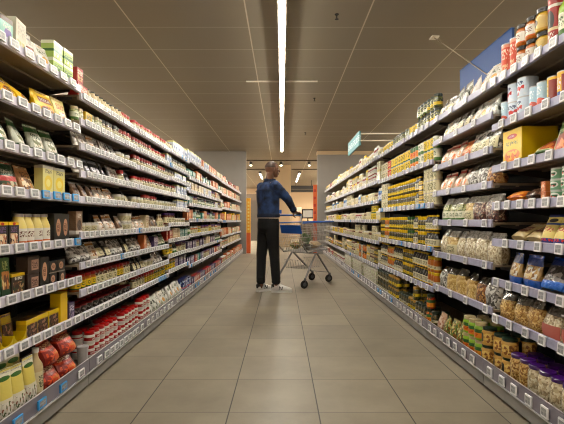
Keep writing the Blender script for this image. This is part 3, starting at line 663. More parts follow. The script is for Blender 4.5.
CC('yelcan', 'corn_can', 'yellow and green vegetable can', .038, .105, 'p_yellabel')
CC('orgcan', 'carrot_can', 'orange and green vegetable can', .038, .105, 'p_orglabel')
CC('grncan', 'pea_can', 'green and white vegetable can', .038, .105, 'p_grnlabel')
CC('crmcan', 'bean_can', 'cream labelled can', .038, .105, 'p_crmlabel')
CC('redcan', 'tomato_can', 'orange-red tomato can', .038, .105, 'p_redcan')
CX('flatyel', 'oil_fish_box', 'flat yellow and black packet', .10, .06, .045, 'p_flatyellow')
CJ('oilyel', 'olive_jar', 'dark olive jar with yellow lid', .032, .135, 'g_olive', 'c_yellow', 'p_yellabel', lh=.2, lab=(.2, .5))
CB('oilwht', 'olive_bottle', 'dark olive bottle with white label', .032, .14, 'c_glassd', 'c_yellow', 'p_oillabel', neck=.5, sh=.6)
CJ('olivegrn', 'olive_jar', 'green olive jar with green lid', .032, .135, 'g_pickle', 'c_green', 'p_yellabel', lh=.14, lab=(.2, .5))
CJ('oilgold', 'pepper_jar', 'golden pepper jar with white label', .034, .13, 'c_honey', 'c_yellow', 'p_oillabel', lh=.16, lab=(.2, .5))
CJ('olivedark', 'caper_jar', 'dark green jar of olives', .036, .12, 'g_olive', 'c_dgreen', 'p_oillabel', lab=(.3, .5))
CJ('olivedark2', 'caper_jar', 'green jar with yellow label', .036, .12, 'g_olive', 'c_gold', 'p_yellabel', lab=(.3, .6))
CJ('pepperjar', 'pepper_jar', 'red pepper jar', .036, .12, 'g_pepper', 'c_dgreen', 'p_orglabel')
CJ('mayo', 'mayonnaise_jar', 'cream mayonnaise jar', .036, .12, 'c_cream', 'c_w', 'p_crmlabel')
CJ('mayoy', 'mayonnaise_jar', 'cream jar with yellow lid', .036, .12, 'c_cream', 'c_yellow', 'p_crmlabel')
CJ('ketjar', 'ketchup_jar', 'red sauce jar', .034, .12, 'c_ketch', 'c_w', 'p_whlabel')
C('squeezew', 'squeeze_bottle', 'bottle', 'white squeeze bottle', .07, .045, .17, squeeze(.035, .17, 'c_w', 'c_yellow', 'p_crmlabel'))
C('squeezer', 'squeeze_bottle', 'bottle', 'red squeeze bottle', .07, .045, .17, squeeze(.035, .17, 'c_ketch', 'c_w', 'p_whlabel'))
C('squeezeb', 'squeeze_bottle', 'bottle', 'blue squeeze bottle', .07, .045, .17, squeeze(.035, .17, 'c_skyb', 'c_w', 'p_bluewhite'))
CX('crmbox', 'soup_box', 'cream soup carton', .085, .06, .13, 'p_creambox')
CX('palletbox', 'water_carton', 'large pale printed carton', .24, .16, .25, 'p_palletbox')
CJ('brownjar', 'sauce_jar', 'brown sauce jar', .036, .12, 'c_amber', 'c_beige', 'p_crmlabel')

# ------------------------------------------------------------------ stocking the shelves
EXTRA_ROOTS = 0; NPROD = 0
def mesh_of(c):
    if c['full'] is None:
        c['full'] = [(n, p.mesh(c['name']+'_'+n, 40)) for n, p in c['parts']]
        one = MB()
        for _, p in c['parts']: one.join(p)
        c['one'] = one.mesh(c['name'], 40)
def put(key, loc, rz, lean=0, scale=None, near=True, label='', group=None, yaw=0):
    global NPROD
    c = CAT[key]; mesh_of(c); NPROD += 1
    if near:
        o = bpy.data.objects.new(c['name'], c['full'][0][1]); COL.objects.link(o)
        for n, me in c['full'][1:]:
            k = bpy.data.objects.new(n, me); COL.objects.link(k); k.parent = o
    else:
        o = bpy.data.objects.new(c['name'], c['one']); COL.objects.link(o)
    o.location = loc; o.rotation_euler = (-lean, 0, rz+yaw)
    if scale: o.scale = scale
    o['label'] = label; o['category'] = c['cat']; o['group'] = group
    return o
R = random.Random(11)
def stock(sd, k, i, spec, y_from=None, y_to=None):
    """spec: list of (key, count, opts); i indexes the level from the top, -1 is the base"""
    L = LV[sd][k]; g = SG[sd]; rz = PI/2 if sd == 'L' else -PI/2
    base = i >= len(L)
    z0 = .1355 if base else L[i]+.0305
    zt = (L[i-1] if i > 0 else 2.30)-.012
    if i > 0 and k > 0 and False: pass
    E = (BASE[sd]-g*.010) if base else (EDGE[sd]-g*.006)
    ya = max(Y0+PITCH*k+.008, y_from or 1.74); yb = y_to or Y0+PITCH*(k+1)-.006
    y = ya
    for item in spec:
        key, cnt = item[0], item[1]; o = item[2] if len(item) > 2 else {}
        c = CAT[key]; hh = c['h']; avail = zt-z0
        sc = o.get('s', 1.0)
        if hh*sc > avail*.97: sc = avail*.97/hh
        st = o.get('st', 1); rows = o.get('rows', 1); lean = o.get('lean', 0); gap = o.get('gap', .007); tray_ = o.get('tray')
        while st > 1 and st*hh*sc > avail*.99: st -= 1
        w, d = c['w']*max(sc, .8), c['d']*max(sc, .8)
        wsc = max(sc, .8)
        if c['cat'] in ('bag',): w *= 1.05
        n = 0
        lbl = f"{c['words']}, {ORD[min(i, 9)] if not base else 'bottom'} shelf, {BAYN[k]} bay, {SIDE[sd]} row"
        grp = f"{c['words']}, shelf {i+1} of bay {k+1}, {SIDE[sd]} row"
        while (cnt is None or n < cnt) and y+w < yb:
            for r in range(rows):
                for s_ in range(st):
                    if s_ and o.get('ragged') and R.random() < .25: continue
                    jz = 0
                    xx = E-g*(d/2+.008+r*(d+.008)+o.get('back', 0)+R.random()*(.006 if st > 1 or rows > 1 else .014))
                    if lean: xx -= g*.004
                    zz = z0+s_*(hh*sc+.0006)+(d*math.sin(lean)*.55 if lean else 0)+(.004 if tray_ else 0)
                    yaw = R.uniform(-.05, .05) if c['cat'] in ('box',) else R.uniform(-.22, .22) if c['cat'] == 'bag' else R.uniform(-.35, .35) if 'label' not in dict(c['parts']) else R.uniform(-.25, .25)
                    if o.get('yaw') is not None: yaw = o['yaw']
                    hs = sc*(1+R.uniform(-.05, .0))*(1 if c['cat'] == 'bag' else 1)
                    if c['cat'] != 'bag': hs = sc
                    far = k >= 3
                    put(key, (xx, y+w/2, zz), rz, lean=lean*(1+R.uniform(-.15, .15)) if lean else 0, scale=(wsc, wsc, hs*(R.uniform(.9, 1.) if c['cat'] == 'bag' else 1)) if abs(wsc-1)+abs(hs-1) > .002 else None, near=not far and r == 0, label=lbl, group=grp, yaw=yaw)
            if tray_:
                put(tray_, (E-g*(.062+.004), y+w/2, z0), rz, label=f"{CAT[tray_]['words']}, {ORD[min(i, 9)]} shelf, {BAYN[k]} bay, {SIDE[sd]} row", group=f"display trays shelf {i+1} bay {k+1} {SIDE[sd]}")
            y += w+gap; n += 1
        y += o.get('after', 0)
    return y
def A(*a): return a
ln = dict(lean=.28)
# --- left, nearest bay (y from 1.74; frame starts at about 1.87)
stock('L', 0, 0, [('tealpack', 1), ('whitepack', 1, dict(yaw=.15)), ('whitebrown', 1), ('whitesug', 1), ('limebox', 2, dict(st=2))], 1.90)
stock('L', 0, 1, [('greybag', 1, ln), ('yellowbag', 2, dict(lean=.55)), ('yellowbig', 1, dict(lean=.12)), ('creambag', 1, dict(lean=.06))], 1.82)
stock('L', 0, 2, [('greenpouch', 5, dict(lean=.35, gap=.045)), ('creambag', 1, dict(s=.9))], 1.74)
stock('L', 0, 3, [('greenred', 2, dict(lean=.25, gap=.012)), ('brownpouch', 1, dict(lean=.2)), ('lemonbox', 2, dict(gap=.006))], 1.80)
stock('L', 0, 4, [('popside', 1, dict(st=2)), ('popcorn', 1, dict(st=2)), ('popcorn', 1, dict(st=2)), ('eggbottle', 4, dict(gap=.001)), ('darkoval', 2)], 1.79)
stock('L', 0, 5, [('greenpud', 3, dict(lean=.06)), ('pudding', 1, dict(st=2)), ('brownbar', 1, dict(st=2)), ('darkoval', 1), ('darksm', 2, dict(st=3))], 1.76)
stock('L', 0, 6, [('cocoa', 3, dict(tray='cocoatray', lean=0, gap=.018, back=.03, yaw=0)), ('cocoabox', 3, dict(st=2, gap=.004)), ('yelplain', 1), ('purpsm', 1)], 1.80)
stock('L', 0, 7, [('cowpack', 4, dict(gap=.003, rows=2)), ('palebottle', 1), ('redsack', 2, dict(st=2))], 1.74)
# --- left, second bay
stock('L', 1, 0, [('redbox', 1, dict(st=2)), ('redbox', 1), ('whdark', 9), ('whred', None)])
stock('L', 1, 1, [('herbjar', 2), ('yellowcube', 1), ('herbjar', 3), ('spdark', 5), ('spred', None)])
stock('L', 1, 2, [('sachet', 3, ln), ('snackpouch', 1, dict(lean=.1)), ('sachet', 3, ln), ('sachet2', 2, ln), ('whtub', None)])
stock('L', 1, 3, [('sachet', 2, ln), ('darksachet', 5, ln), ('sachet', 2, ln), ('spred', 1), ('darksachet', None, ln)])
stock('L', 1, 4, [('nutpouch', 3, dict(lean=.3)), ('snackpouch', 3, dict(lean=.25)), ('nutpouch', 1, ln), ('whtub', 2), ('clearbag2', None, ln)])
stock('L', 1, 5, [('brownwhite', 1), ('whtub', 3, dict(back=.01)), ('snackpouch', 3, ln), ('nutpouch', 1, ln), ('whtub', None, dict(st=2))])
stock('L', 1, 6, [('clearbag', 2, dict(lean=.35)), ('snackpouch', 1, dict(lean=.35)), ('clearbag2', 2, dict(lean=.4)), ('clearbag', 2, dict(lean=.35)), ('clearbag2', None, dict(lean=.3))])
stock('L', 1, 7, [('jamred', 4, dict(rows=2)), ('jamred2', 5, dict(rows=2)), ('jamred', 2, dict(rows=2)), ('jamred2', None, dict(rows=2))])
stock('L', 1, 8, [('redtub', None, dict(st=2, rows=2))])
stock('L', 1, 9, [('cup', 1), ('redjar', None, dict(st=2, rows=2, ragged=1, s=.85))])
# --- left, third bay
stock('L', 2, 0, [('whred', None)]); stock('L', 2, 1, [('spred', 7), ('whred', None)]); stock('L', 2, 2, [('spred', 8), ('spdark', 3), ('spred', None)])
stock('L', 2, 3, [('whred', 4), ('spred', 4), ('jamred2', None)]); stock('L', 2, 4, [('whtub', 3), ('spred', 6), ('whtub', None)])
stock('L', 2, 5, [('snackpouch', 3, ln), ('creampack', 1), ('nutpouch', 3, ln), ('palebottle', 2, dict(s=.6)), ('snackpouch', None, ln)])
stock('L', 2, 6, [('clearbag', 2, ln), ('orangepack', 1), ('snackpouch', 2, ln), ('purplebox', 2), ('greenpouch', None, ln)])
stock('L', 2, 7, [('clearbag2', 3, ln), ('whtub', 3, dict(st=2)), ('clearbag', None, ln)])
stock('L', 2, 8, [('jamred2', 4, dict(rows=2)), ('jamred', 4, dict(rows=2)), ('olivejar', None)])
stock('L', 2, 9, [('redjar', 3, dict(st=2)), ('gwbag', 2, dict(lean=.1)), ('wbag', 2, dict(lean=.2)), ('gwbag', None, dict(lean=.1))])
# --- left, fourth bay
stock('L', 3, 0, [('whdark', 4), ('bluewhite', None)]); stock('L', 3, 1, [('bluewhite', 3), ('spdark', None)]); stock('L', 3, 2, [('spdark', 6), ('bluewhite', None)])
stock('L', 3, 3, [('jamred2', 6), ('bluewhite', None)]); stock('L', 3, 4, [('whtub', 5, dict(st=2)), ('bluewhite', None)])
stock('L', 3, 5, [('darkjar', 5), ('whtub', None, dict(st=2))]); stock('L', 3, 6, [('redpack', 3), ('creampack', 4), ('tealbox', None)])
stock('L', 3, 7, [('olivejar', 4), ('greenbot', 3), ('darkjar', None)]); stock('L', 3, 8, [('olivejar', 5), ('purplebox', None)])
stock('L', 3, 9, [('wbag', 4, dict(lean=.15)), ('navybox', None)])
# --- left, far bays: mixed facings of three or four of a kind
def mix(sd, k, i, pool, lo=2, hi=4, **o):
    sp = []; 
    for _ in range(5): sp.append((R.choice(pool), R.randint(lo, hi), dict(o)))
    sp.append((R.choice(pool), None, dict(o)))
    stock(sd, k, i, sp)
pools = {0: ['bluewhite', 'orangepack', 'orangepack', 'creampack'], 1: ['tealbox', 'greenbot', 'darkjar', 'orangepack'], 2: ['creampack', 'orangepack', 'bluewhite', 'darkjar'], 3: ['tealbox', 'greenbot', 'darkjar', 'bluewhite'],
         4: ['tealbox', 'orangepack', 'greenbot', 'darkjar'], 5: ['olivejar', 'greenbot', 'honey', 'darkjar'], 6: ['purplebox', 'greenbot', 'darkjar', 'creampack'], 7: ['purplebox', 'tealbox', 'darkjar', 'redpack'], 8: ['redpack', 'redpack', 'purplebox', 'creampack']}
for k in (4, 5, 6):
    for i in range(9): mix('L', k, i, pools[i] if not (i == 0 and k == 4) else ['bluewhite'], gap=.006)
pe = {0: ['orangepack', 'creampack', 'redpack', 'whitesug'], 1: ['orangepack', 'creampack', 'creampack'], 2: ['redpack', 'orangepack', 'creampack', 'greenbot'], 3: ['orangepack', 'creampack', 'yelplain'], 4: ['creampack', 'orangepack', 'honey'], 5: ['honey', 'creampack', 'olivejar'], 6: ['creampack', 'honey', 'orangepack']}
for k in (7, 8, 9, 10):
    for i in range(7): mix('L', k, i, pe[i], 2, 3, gap=.01, s=1.15)

# --- right, nearest bay (listed from the camera outwards)
stock('R', 0, 0, [('greenwht', 3), ('redtube', 1, dict(gap=.005)), ('facejar', 1, dict(st=2)), ('saucejar', 2, dict(st=2)), ('orangetube', 2, dict(gap=.004))], 1.82)
stock('R', 0, 1, [('yelredtin', 4, dict(gap=.004)), ('fishtin', 2, dict(gap=.004)), ('flowertin', 2, dict(st=2, gap=.004)), ('fishtin', 1)], 1.82)
stock('R', 0, 2, [('frenchpouch', 2, dict(lean=.15)), ('frenchpouch', 1, dict(lean=.9, after=.06)), ('yellowbox', 1)], 1.80)
stock('R', 0, 3, [('greentin', 4, dict(st=4)), ('saucedk', 1, dict(st=2, after=.02)), ('darkbread', 1), ('bread', 2, dict(gap=.0))], 1.78)
stock('R', 0, 4, [('flourbag', 4, dict(lean=.3, gap=.005)), ('flatbrown', 3, dict(lean=1.0))], 1.78)
stock('R', 0, 5, [('bluesilver', 3, dict(lean=.45, gap=.006)), ('bluepasta', 2, dict(lean=.08))], 1.70)
stock('R', 0, 6, [('whitebean', 3, dict(gap=.003)), ('chickbag', None, dict(gap=.002))], 1.72)
stock('R', 0, 7, [('palejar', 5, dict(rows=2, gap=.003)), ('purplejar', 2, dict(rows=2, gap=.003)), ('chickjar', 2, dict(st=2, rows=2, gap=.002))], 1.76)
# --- right, second bay
stock('R', 1, 0, [('whitebag', 3, dict(lean=.15)), ('herbbag', 2, dict(lean=.15)), ('silverwhite', 2, dict(lean=.1)), ('picklejar', None)])
stock('R', 1, 1, [('herbbag', 1, dict(lean=.1)), ('whitebag', 2, dict(lean=.15)), ('silverwhite', 3, dict(lean=.15)), ('whitebag', None, dict(lean=.15))])
stock('R', 1, 2, [('silverwhite', 3, dict(lean=.1)), ('carrotbag', 1, dict(lean=.2)), ('orangebag', None, dict(lean=.2))])
stock('R', 1, 3, [('nutclear', 1), ('silverclear', 2), ('orangebag', None, dict(lean=.2))])
stock('R', 1, 4, [('beanclear', 2), ('pastaclear', 1), ('greenclear', 3), ('silverclear', None)])
stock('R', 1, 5, [('whitepasta', 4), ('pastaclear', 1), ('whitepasta', None)])
stock('R', 1, 6, [('silverclear', 1), ('nutclear', 1), ('goldbag', 3), ('silverclear', None)])
stock('R', 1, 7, [('chickjar', 1, dict(st=2)), ('orgjar', 3, dict(st=2, rows=2)), ('patternbag', 3, dict(st=2)), ('pinkbag', 2), ('olivedark', None, dict(rows=2))])
# --- right, third and fourth bays
stock('R', 2, 0, [('picklejar', 3, dict(st=2)), ('picklewh', 3, dict(st=2)), ('yelcan', 3), ('picklewh', None)])
stock('R', 2, 1, [('grncan', 1, dict(st=3)), ('yelcan', 3, dict(st=3)), ('grncan', 2, dict(st=3)), ('orgcan', 3, dict(st=3)), ('yelcan', None, dict(st=2))])
stock('R', 2, 2, [('crmcan', 4, dict(st=3)), ('flatyel', 1, dict(st=5)), ('oilwht', 2, dict(st=2)), ('oilyel', None, dict(st=2))])
stock('R', 2, 3, [('oilwht', 4, dict(st=2)), ('oilyel', 3, dict(st=2)), ('oilwht', 2, dict(st=2)), ('olivegrn', 3, dict(st=2)), ('oilyel', None, dict(st=2))])
stock('R', 2, 4, [('oilgold', 3, dict(st=2)), ('oilwht', 6, dict(st=2)), ('oilyel', None, dict(st=2))])
stock('R', 2, 5, [('pepperjar', 1, dict(st=2)), ('olivedark', 4, dict(rows=2)), ('olivedark2', 3, dict(rows=2, st=2, ragged=1)), ('olivedark', None, dict(rows=2))])
stock('R', 3, 0, [('picklewh', 5), ('yelcan', None)]); stock('R', 3, 1, [('yelcan', 6, dict(st=3)), ('redcan', 2, dict(st=3)), ('crmcan', None, dict(st=3))])
stock('R', 3, 2, [('oilyel', 9, dict(st=2)), ('crmcan', None, dict(st=3))]); stock('R', 3, 3, [('oilyel', 8, dict(st=2)), ('oilgold', 3, dict(st=2)), ('oilyel', None, dict(st=2))])
stock('R', 3, 4, [('oilwht', 5, dict(st=2)), ('oilgold', 4, dict(st=2)), ('oilwht', None, dict(st=2))]); stock('R', 3, 5, [('olivedark2', 5, dict(st=2, rows=2)), ('olivedark', None, dict(st=2))])
# --- right, far bays
rp = {0: ['mayo', 'squeezew', 'squeezer', 'crmbox', 'mayoy'], 1: ['mayo', 'crmbox', 'ketjar', 'mayoy', 'squeezer'], 2: ['crmcan', 'mayoy', 'crmbox', 'squeezeb', 'brownjar'], 3: ['crmbox', 'mayo', 'brownjar', 'ketjar', 'yelcan'], 4: ['crmcan', 'mayo', 'brownjar', 'brownjar', 'yelcan'], 5: ['mayoy', 'crmcan', 'brownjar', 'pepperjar', 'olivedark2']}
for k in range(4, 11):
    for i in range(7):
        if i == 6:
            if k in (4, 5, 6): stock('R', k, i, [('palletbox', None, dict(gap=.01))])
            else: mix('R', k, i, ['brownjar', 'redpack', 'ketjar'], 2, 3, gap=.012)
        else:
            mix('R', k, i, rp[i] if not (k > 8 and i == 0) else ['mayoy', 'redpack', 'ketjar'], 2, 4, gap=.006 if k < 7 else .015, **({'st': 2} if i else {}), **({'s': 1.15} if k > 6 else {}))
print('PRODUCTS', NPROD, 'ROOTS', sum(1 for o in bpy.data.objects if o.parent is None), 'OBJ', len(bpy.data.objects))
from collections import Counter
print(Counter(o.name.split('.')[0] for o in bpy.data.objects if o.parent is None).most_common(12))

PUNCH = False

# ------------------------------------------------------------------ the shopper
mat('skin', (104, 68, 50), .42, var=.06, vscale=30); mat('hair', (62, 42, 33), .6); mat('eye_white', (220, 214, 206), .3); mat('eye_dark', (20, 14, 12), .2)
mat('denim', (24, 41, 72), .85, var=.65, vscale=11, bump=.25, bscale=60); mat('denim_edge', (20, 34, 60), .85, var=.25, vscale=30)
mat('trouser', (9, 9, 12), .9, var=.15, bump=.3, bscale=20); mat('shirt', (206, 186, 178), .8); mat('shoe_white', (226, 224, 220), .45); mat('shoe_sole', (236, 236, 232), .5); mat('shoe_dark', (20, 22, 26), .5)
V = Vector
F = V((math.cos(math.radians(32)), math.sin(math.radians(32)), 0)); Rt = V((F.y, -F.x, 0)); UP = V((0, 0, 1))
TC = V((-.192, 6.09, 0))
def at(c, f=0, r=0, z=0): return c+F*f+Rt*r+UP*z
handle_c = V((.05, 6.38, 1.07)); cr = V((.785, -.62, 0)); ch = V((.62, .785, 0))
hipR, hipL = at(TC, .0, .095, .93), at(TC, .0, -.095, .93)
kneeR, kneeL = V((-.105, 6.045, .50)), V((-.29, 6.13, .50))
ankR, ankL = V((-.082, 6.015, .10)), V((-.295, 6.055, .10))
shR, shL = at(TC, .0, .185, 1.475), at(TC, .0, -.185, 1.475)
elR, elL = V((.080, 6.00, 1.285)), V((-.26, 6.49, 1.25))
gripR, gripL = handle_c+cr*.225, handle_c-cr*.225
wrR, wrL = gripR-ch*.085+UP*.055-cr*.0, gripL-ch*.085+UP*.055
HC = V((-.133, 6.075, 1.705))          # head centre
FH = V((.95, .31, 0)).normalized(); RH = V((FH.y, -FH.x, 0))
HR = Matrix((FH, RH, UP)).transposed()
def hd(f, r, z): return HC+FH*f+RH*r+UP*z
b = MB(); sk = 'skin'
# head: skull, brow, jaw, nose, lips, ears
b.ball(hd(-.012, 0, .018), (.096, .076, .094), sk, 18, 12, HR); b.ball(hd(.022, 0, -.035), (.066, .058, .078), sk, 16, 10, HR)
b.ball(hd(.045, 0, -.088), (.034, .034, .024), sk, 12, 8, HR); b.ball(hd(.066, 0, .02), (.022, .052, .014), sk, 12, 8, HR)
b.cap(hd(.084, 0, .008), hd(.101, 0, -.024), .008, .0135, sk, 10); b.ball(hd(.083, 0, -.056), (.012, .024, .007), sk, 10, 6, HR); b.ball(hd(.080, 0, -.069), (.012, .02, .007), sk, 10, 6, HR)
for s in (-1, 1):
    b.ball(hd(-.008, s*.078, -.012), (.018, .008, .031), sk, 10, 8, HR); b.ball(hd(.058, s*.032, -.022), (.02, .02, .02), sk, 10, 8, HR)
b.cap(at(TC, .0, 0, 1.47), hd(-.03, 0, -.06), .062, .058, sk)
# torso and limbs under the clothes
b.ball(at(TC, 0, 0, 1.33), (.10, .155, .20), sk, 16, 12, Matrix((F, Rt, UP)).transposed()); b.ball(at(TC, 0, 0, 1.05), (.095, .135, .2), sk, 16, 12, Matrix((F, Rt, UP)).transposed())
b.cap(at(TC, -.005, -.13, 1.475), at(TC, -.005, .13, 1.475), .05, .05, sk)
for sh, el, wr, hip, kn, an in ((shR, elR, wrR, hipR, kneeR, ankR), (shL, elL, wrL, hipL, kneeL, ankL)):
    b.cap(sh, el, .048, .036, sk); b.cap(el, wr, .036, .026, sk); b.cap(hip, kn, .08, .05, sk); b.cap(kn, an, .05, .036, sk)
    b.cap(an, an+V((.0, .0, -.03)), .03, .026, sk)
def hand(C0, wr, s):
    """palm, four unequal fingers over the bar, thumb closing from the inner side"""
    P_ = lambda a, h_, z: C0+cr*(a*s)+ch*h_+UP*z
    for q in (-.03, -.01, .012, .032):
        b.cap(wr+cr*(q*.5*s), P_(q, -.036, .030), .015, .012, sk, 10)
    for q, ln_ in ((-.034, .92), (-.0115, 1.04), (.0115, 1.), (.034, .8)):
        p0, p1, p2, p3 = P_(q, -.036, .030), P_(q, .002, .0385), P_(q*1.0, .031, .012), P_(q, .0265, -.014*ln_)
        b.cap(p0, p1, .0098, .009, sk, 8); b.cap(p1, p2, .009, .0085, sk, 8); b.cap(p2, p3, .0085, .0075, sk, 8)
    t0, t1, t2 = wr+cr*(-.022*s)-UP*.008, P_(-.058, -.028, .0), P_(-.046, .014, -.031)
    b.cap(t0, t1, .013, .011, sk, 8); b.cap(t1, P_(-.056, -.004, -.027), .011, .0095, sk, 8); b.cap(P_(-.056, -.004, -.027), t2, .0095, .008, sk, 8)
hand(gripR, wrR, 1); hand(gripL, wrL, -1)
def voxel(o, size, smooth=6):
    m = o.modifiers.new('union', 'REMESH'); m.mode = 'VOXEL'; m.voxel_size = size; m.use_smooth_shade = True
    if smooth:
        k = o.modifiers.new('soft', 'SMOOTH'); k.factor = .5; k.iterations = smooth
person = link('person', b.mesh('body', 0)); voxel(person, .0045, 3)
tag(person, 'person in a dark blue denim jacket and black trousers pushing the shopping trolley', 'person')
# jacket: torso shell, sleeves
FR = Matrix((F, Rt, UP)).transposed()
def oval(c, a, r, z, n=24, p=2.3): return [tuple(c+F*(a*math.copysign(abs(math.cos(2*PI*j/n))**(2/p), math.cos(2*PI*j/n)))+Rt*(r*math.copysign(abs(math.sin(2*PI*j/n))**(2/p), math.sin(2*PI*j/n)))+UP*z) for j in range(n)]
j_ = MB()
j_.loft([oval(at(TC, .00), .125, .178, 1.045), oval(at(TC, .0), .132, .184, 1.09), oval(at(TC, -.0), .134, .19, 1.2), oval(at(TC, -.008), .138, .20, 1.32), oval(at(TC, -.012), .132, .20, 1.42), oval(at(TC, -.01), .105, .165, 1.49), oval(at(TC, .0), .07, .09, 1.53)], 'denim')
for sh, el, wr in ((shR, elR, wrR), (shL, elL, wrL)):
    j_.cap(sh-UP*.01, el, .078, .060, 'denim'); j_.cap(el, el+(wr-el)*.86, .060, .044, 'denim')
    for q in (.25, .5, .75): j_.ball(sh+(el-sh)*q+V((0, 0, .008)), .067, 'denim', 10, 6)
jk = link('jacket', j_.mesh('jacket', 0), person); voxel(jk, .009, 6)
c_ = MB(); cc = at(TC, .012)
c_.loft([oval(cc, .088, .092, 1.505), oval(cc+F*.012, .080, .080, 1.575), oval(cc+F*.012, .071, .071, 1.575), oval(cc, .078, .082, 1.505)], 'denim_edge', cap0=False, cap1=False)
link('collar', c_.mesh('collar'), jk)
h_ = MB(); h_.loft([oval(TC, .134, .186, 1.035), oval(TC, .139, .191, 1.045), oval(TC, .139, .191, 1.078), oval(TC, .134, .186, 1.088)], 'denim_edge', cap0=False, cap1=False); link('hem_band', h_.mesh('hem_band'), jk)
for el, wr in ((elR, wrR), (elL, wrL)):
    d = wr-el; link('cuff', MB().tube([el+d*.80, el+d*.92], [.050, .048], 'denim_edge', 14).mesh('cuff'), jk)
y_ = MB()   # yoke seam across the back and two vertical seams
pts = [at(TC, -.143+.03*abs(t)**2, t*.17, 1.40+.012*(1-abs(t))) for t in (-1, -.6, -.2, .2, .6, 1)]
y_.tube(pts, .0035, 'denim_edge', 5)
link('yoke_seam', y_.mesh('yoke_seam'), jk)
for s in (-1, 1): link('back_seam', MB().tube([at(TC, -.141, s*.085, 1.395), at(TC, -.139, s*.07, 1.24), at(TC, -.133, s*.055, 1.09)], .003, 'denim_edge', 5).mesh('back_seam'), jk)
s_ = MB(); s_.loft([oval(TC, .116, .168, .99), oval(TC, .122, .174, 1.0), oval(TC, .122, .174, 1.05)], 'shirt', cap1=False); link('shirt', s_.mesh('shirt'), person)
t_ = MB(); t_.loft([oval(TC, .122, .172, 1.03), oval(TC, .134, .184, .97), oval(TC, .135, .184, .88), oval(TC, .10, .13, .82)], 'trouser')
for hip, kn, an in ((hipR, kneeR, ankR), (hipL, kneeL, ankL)):
    t_.cap(hip-UP*.02, kn, .104, .074, 'trouser'); t_.cap(kn, an+UP*.06, .072, .062, 'trouser')
    for q in (.045, .10): t_.ball(an+UP*q, (.066, .064, .03), 'trouser', 12, 6)
tr = link('trousers', t_.mesh('trousers', 0), person); voxel(tr, .009, 6)
# short hair as a thin cap, eyes
hm = MB(); L_ = []
for i in range(9):
    t = i/8*1.50+.02; L_.append([tuple(hd(-.014, 0, .020)+HR @ V((.0985*math.sin(t)*math.cos(2*PI*j/20)-(.012 if math.cos(2*PI*j/20) > .5 and i > 5 else 0), .0785*math.sin(t)*math.sin(2*PI*j/20), .0965*math.cos(t)))) for j in range(20)])
hm.loft(L_[::-1], 'hair', cap0=False); link('hair', hm.mesh('hair'), person)
for s in (-1, 1):
    e_ = link('eye', MB().ball(hd(.072, s*.031, .002), (.011, .013, .009), 'eye_white', 10, 8, HR).ball(hd(.0805, s*.031, .002), (.004, .006, .006), 'eye_dark', 8, 6, HR).mesh('eye'), person)
def shoe(heel, d, name='shoe'):
    d = d.normalized(); r = V((d.y, -d.x, 0)); Lg = .285
    def ring(t, w, z0, z1, n=14): return [tuple(heel+d*(t*Lg)+r*(w*math.cos(2*PI*j/n))+UP*((z0+z1)/2+(z1-z0)/2*math.sin(2*PI*j/n))) for j in range(n)]
    m = MB(); m.loft([ring(.0, .018, .02, .075), ring(.03, .036, .018, .115), ring(.15, .041, .018, .128), ring(.32, .042, .018, .125), ring(.5, .047, .018, .105), ring(.7, .052, .018, .082), ring(.88, .044, .018, .068), ring(.99, .018, .02, .05)], 'shoe_white')
    o = link(name, m.mesh('shoe'), person)
    outline = [(-.01, .012), (.03, .036), (.2, .041), (.5, .047), (.72, .054), (.9, .046), (1.0, .022)]
    lo = [heel+d*(t*Lg)+r*w for t, w in outline]+[heel+d*(t*Lg)-r*w for t, w in outline[::-1]]
    link('sole', MB().loft([[tuple(p+UP*.001) for p in lo], [tuple(p+UP*.026) for p in lo]], 'shoe_sole').mesh('sole', 0), o)
    link('heel_patch', MB().loft([ring(-.006, .02, .05, .11), ring(.05, .0395, .045, .122), ring(.12, .0425, .06, .1295)], 'shoe_dark', cap1=False).mesh('heel_patch'), o)
    link('laces', MB().tube([heel+d*(.40*Lg)+r*.02+UP*.117, heel+d*(.42*Lg)-r*.02+UP*.115], .004, 'shoe_white', 5).tube([heel+d*(.48*Lg)+r*.02+UP*.106, heel+d*(.5*Lg)-r*.02+UP*.104], .004, 'shoe_white', 5).mesh('laces'), o)
    for s in (1, -1):   # the dark N on both flanks
        pn = lambda t, z: heel+d*(t*Lg)+r*(s*(.0475+.002*(t-.4)))+UP*z
        nn = MB(); lt = [(.36, .036), (.38, .088), (.50, .040), (.53, .084)]
        for a_, b2 in zip(lt, lt[1:]): nn.tube([pn(*a_), pn(*b2)], .0052, 'shoe_dark', 5)
        link('letter_mark', nn.mesh('letter_mark'), o)
    return o
shoe(V((-.145, 6.015, 0)), V((1, .05, 0))); shoe(V((-.345, 6.035, 0)), V((.72, .70, 0)))

# ------------------------------------------------------------------ the shopping trolley
mat('chrome', (178, 176, 172), .4, metal=.4); mat('steel_tube', (140, 140, 142), .4, metal=.4); mat('cart_blue', (16, 92, 196), .35, coat=.3); mat('cart_white', (206, 214, 226), .4); mat('rubber', (24, 24, 26), .7); mat('castor_grey', (90, 92, 96), .45, metal=.4)
O = V((.14, 6.5, 0))
def q(u, v, z): return O+cr*u+ch*v+UP*z
cart = empty('shopping_trolley', tuple(O)); tag(cart, 'wire shopping trolley with blue handle and rim, pushed by the person', 'shopping trolley')
def cp(name, mb, parent=None, sm=35):
    o = link(name, mb.mesh(name, sm), parent or cart)
    if not parent: o.location = -V(cart.location)
    return o
rimR, rimF, botR, botF = (.27, -.10, .955), (.205, .86, .975), (.22, .02, .53), (.175, .72, .55)
def corner(c, s): return q(c[0]*s, c[1], c[2])
def lerp(a, b_, t): return a+(b_-a)*t
w_ = MB(); wr_ = .0028
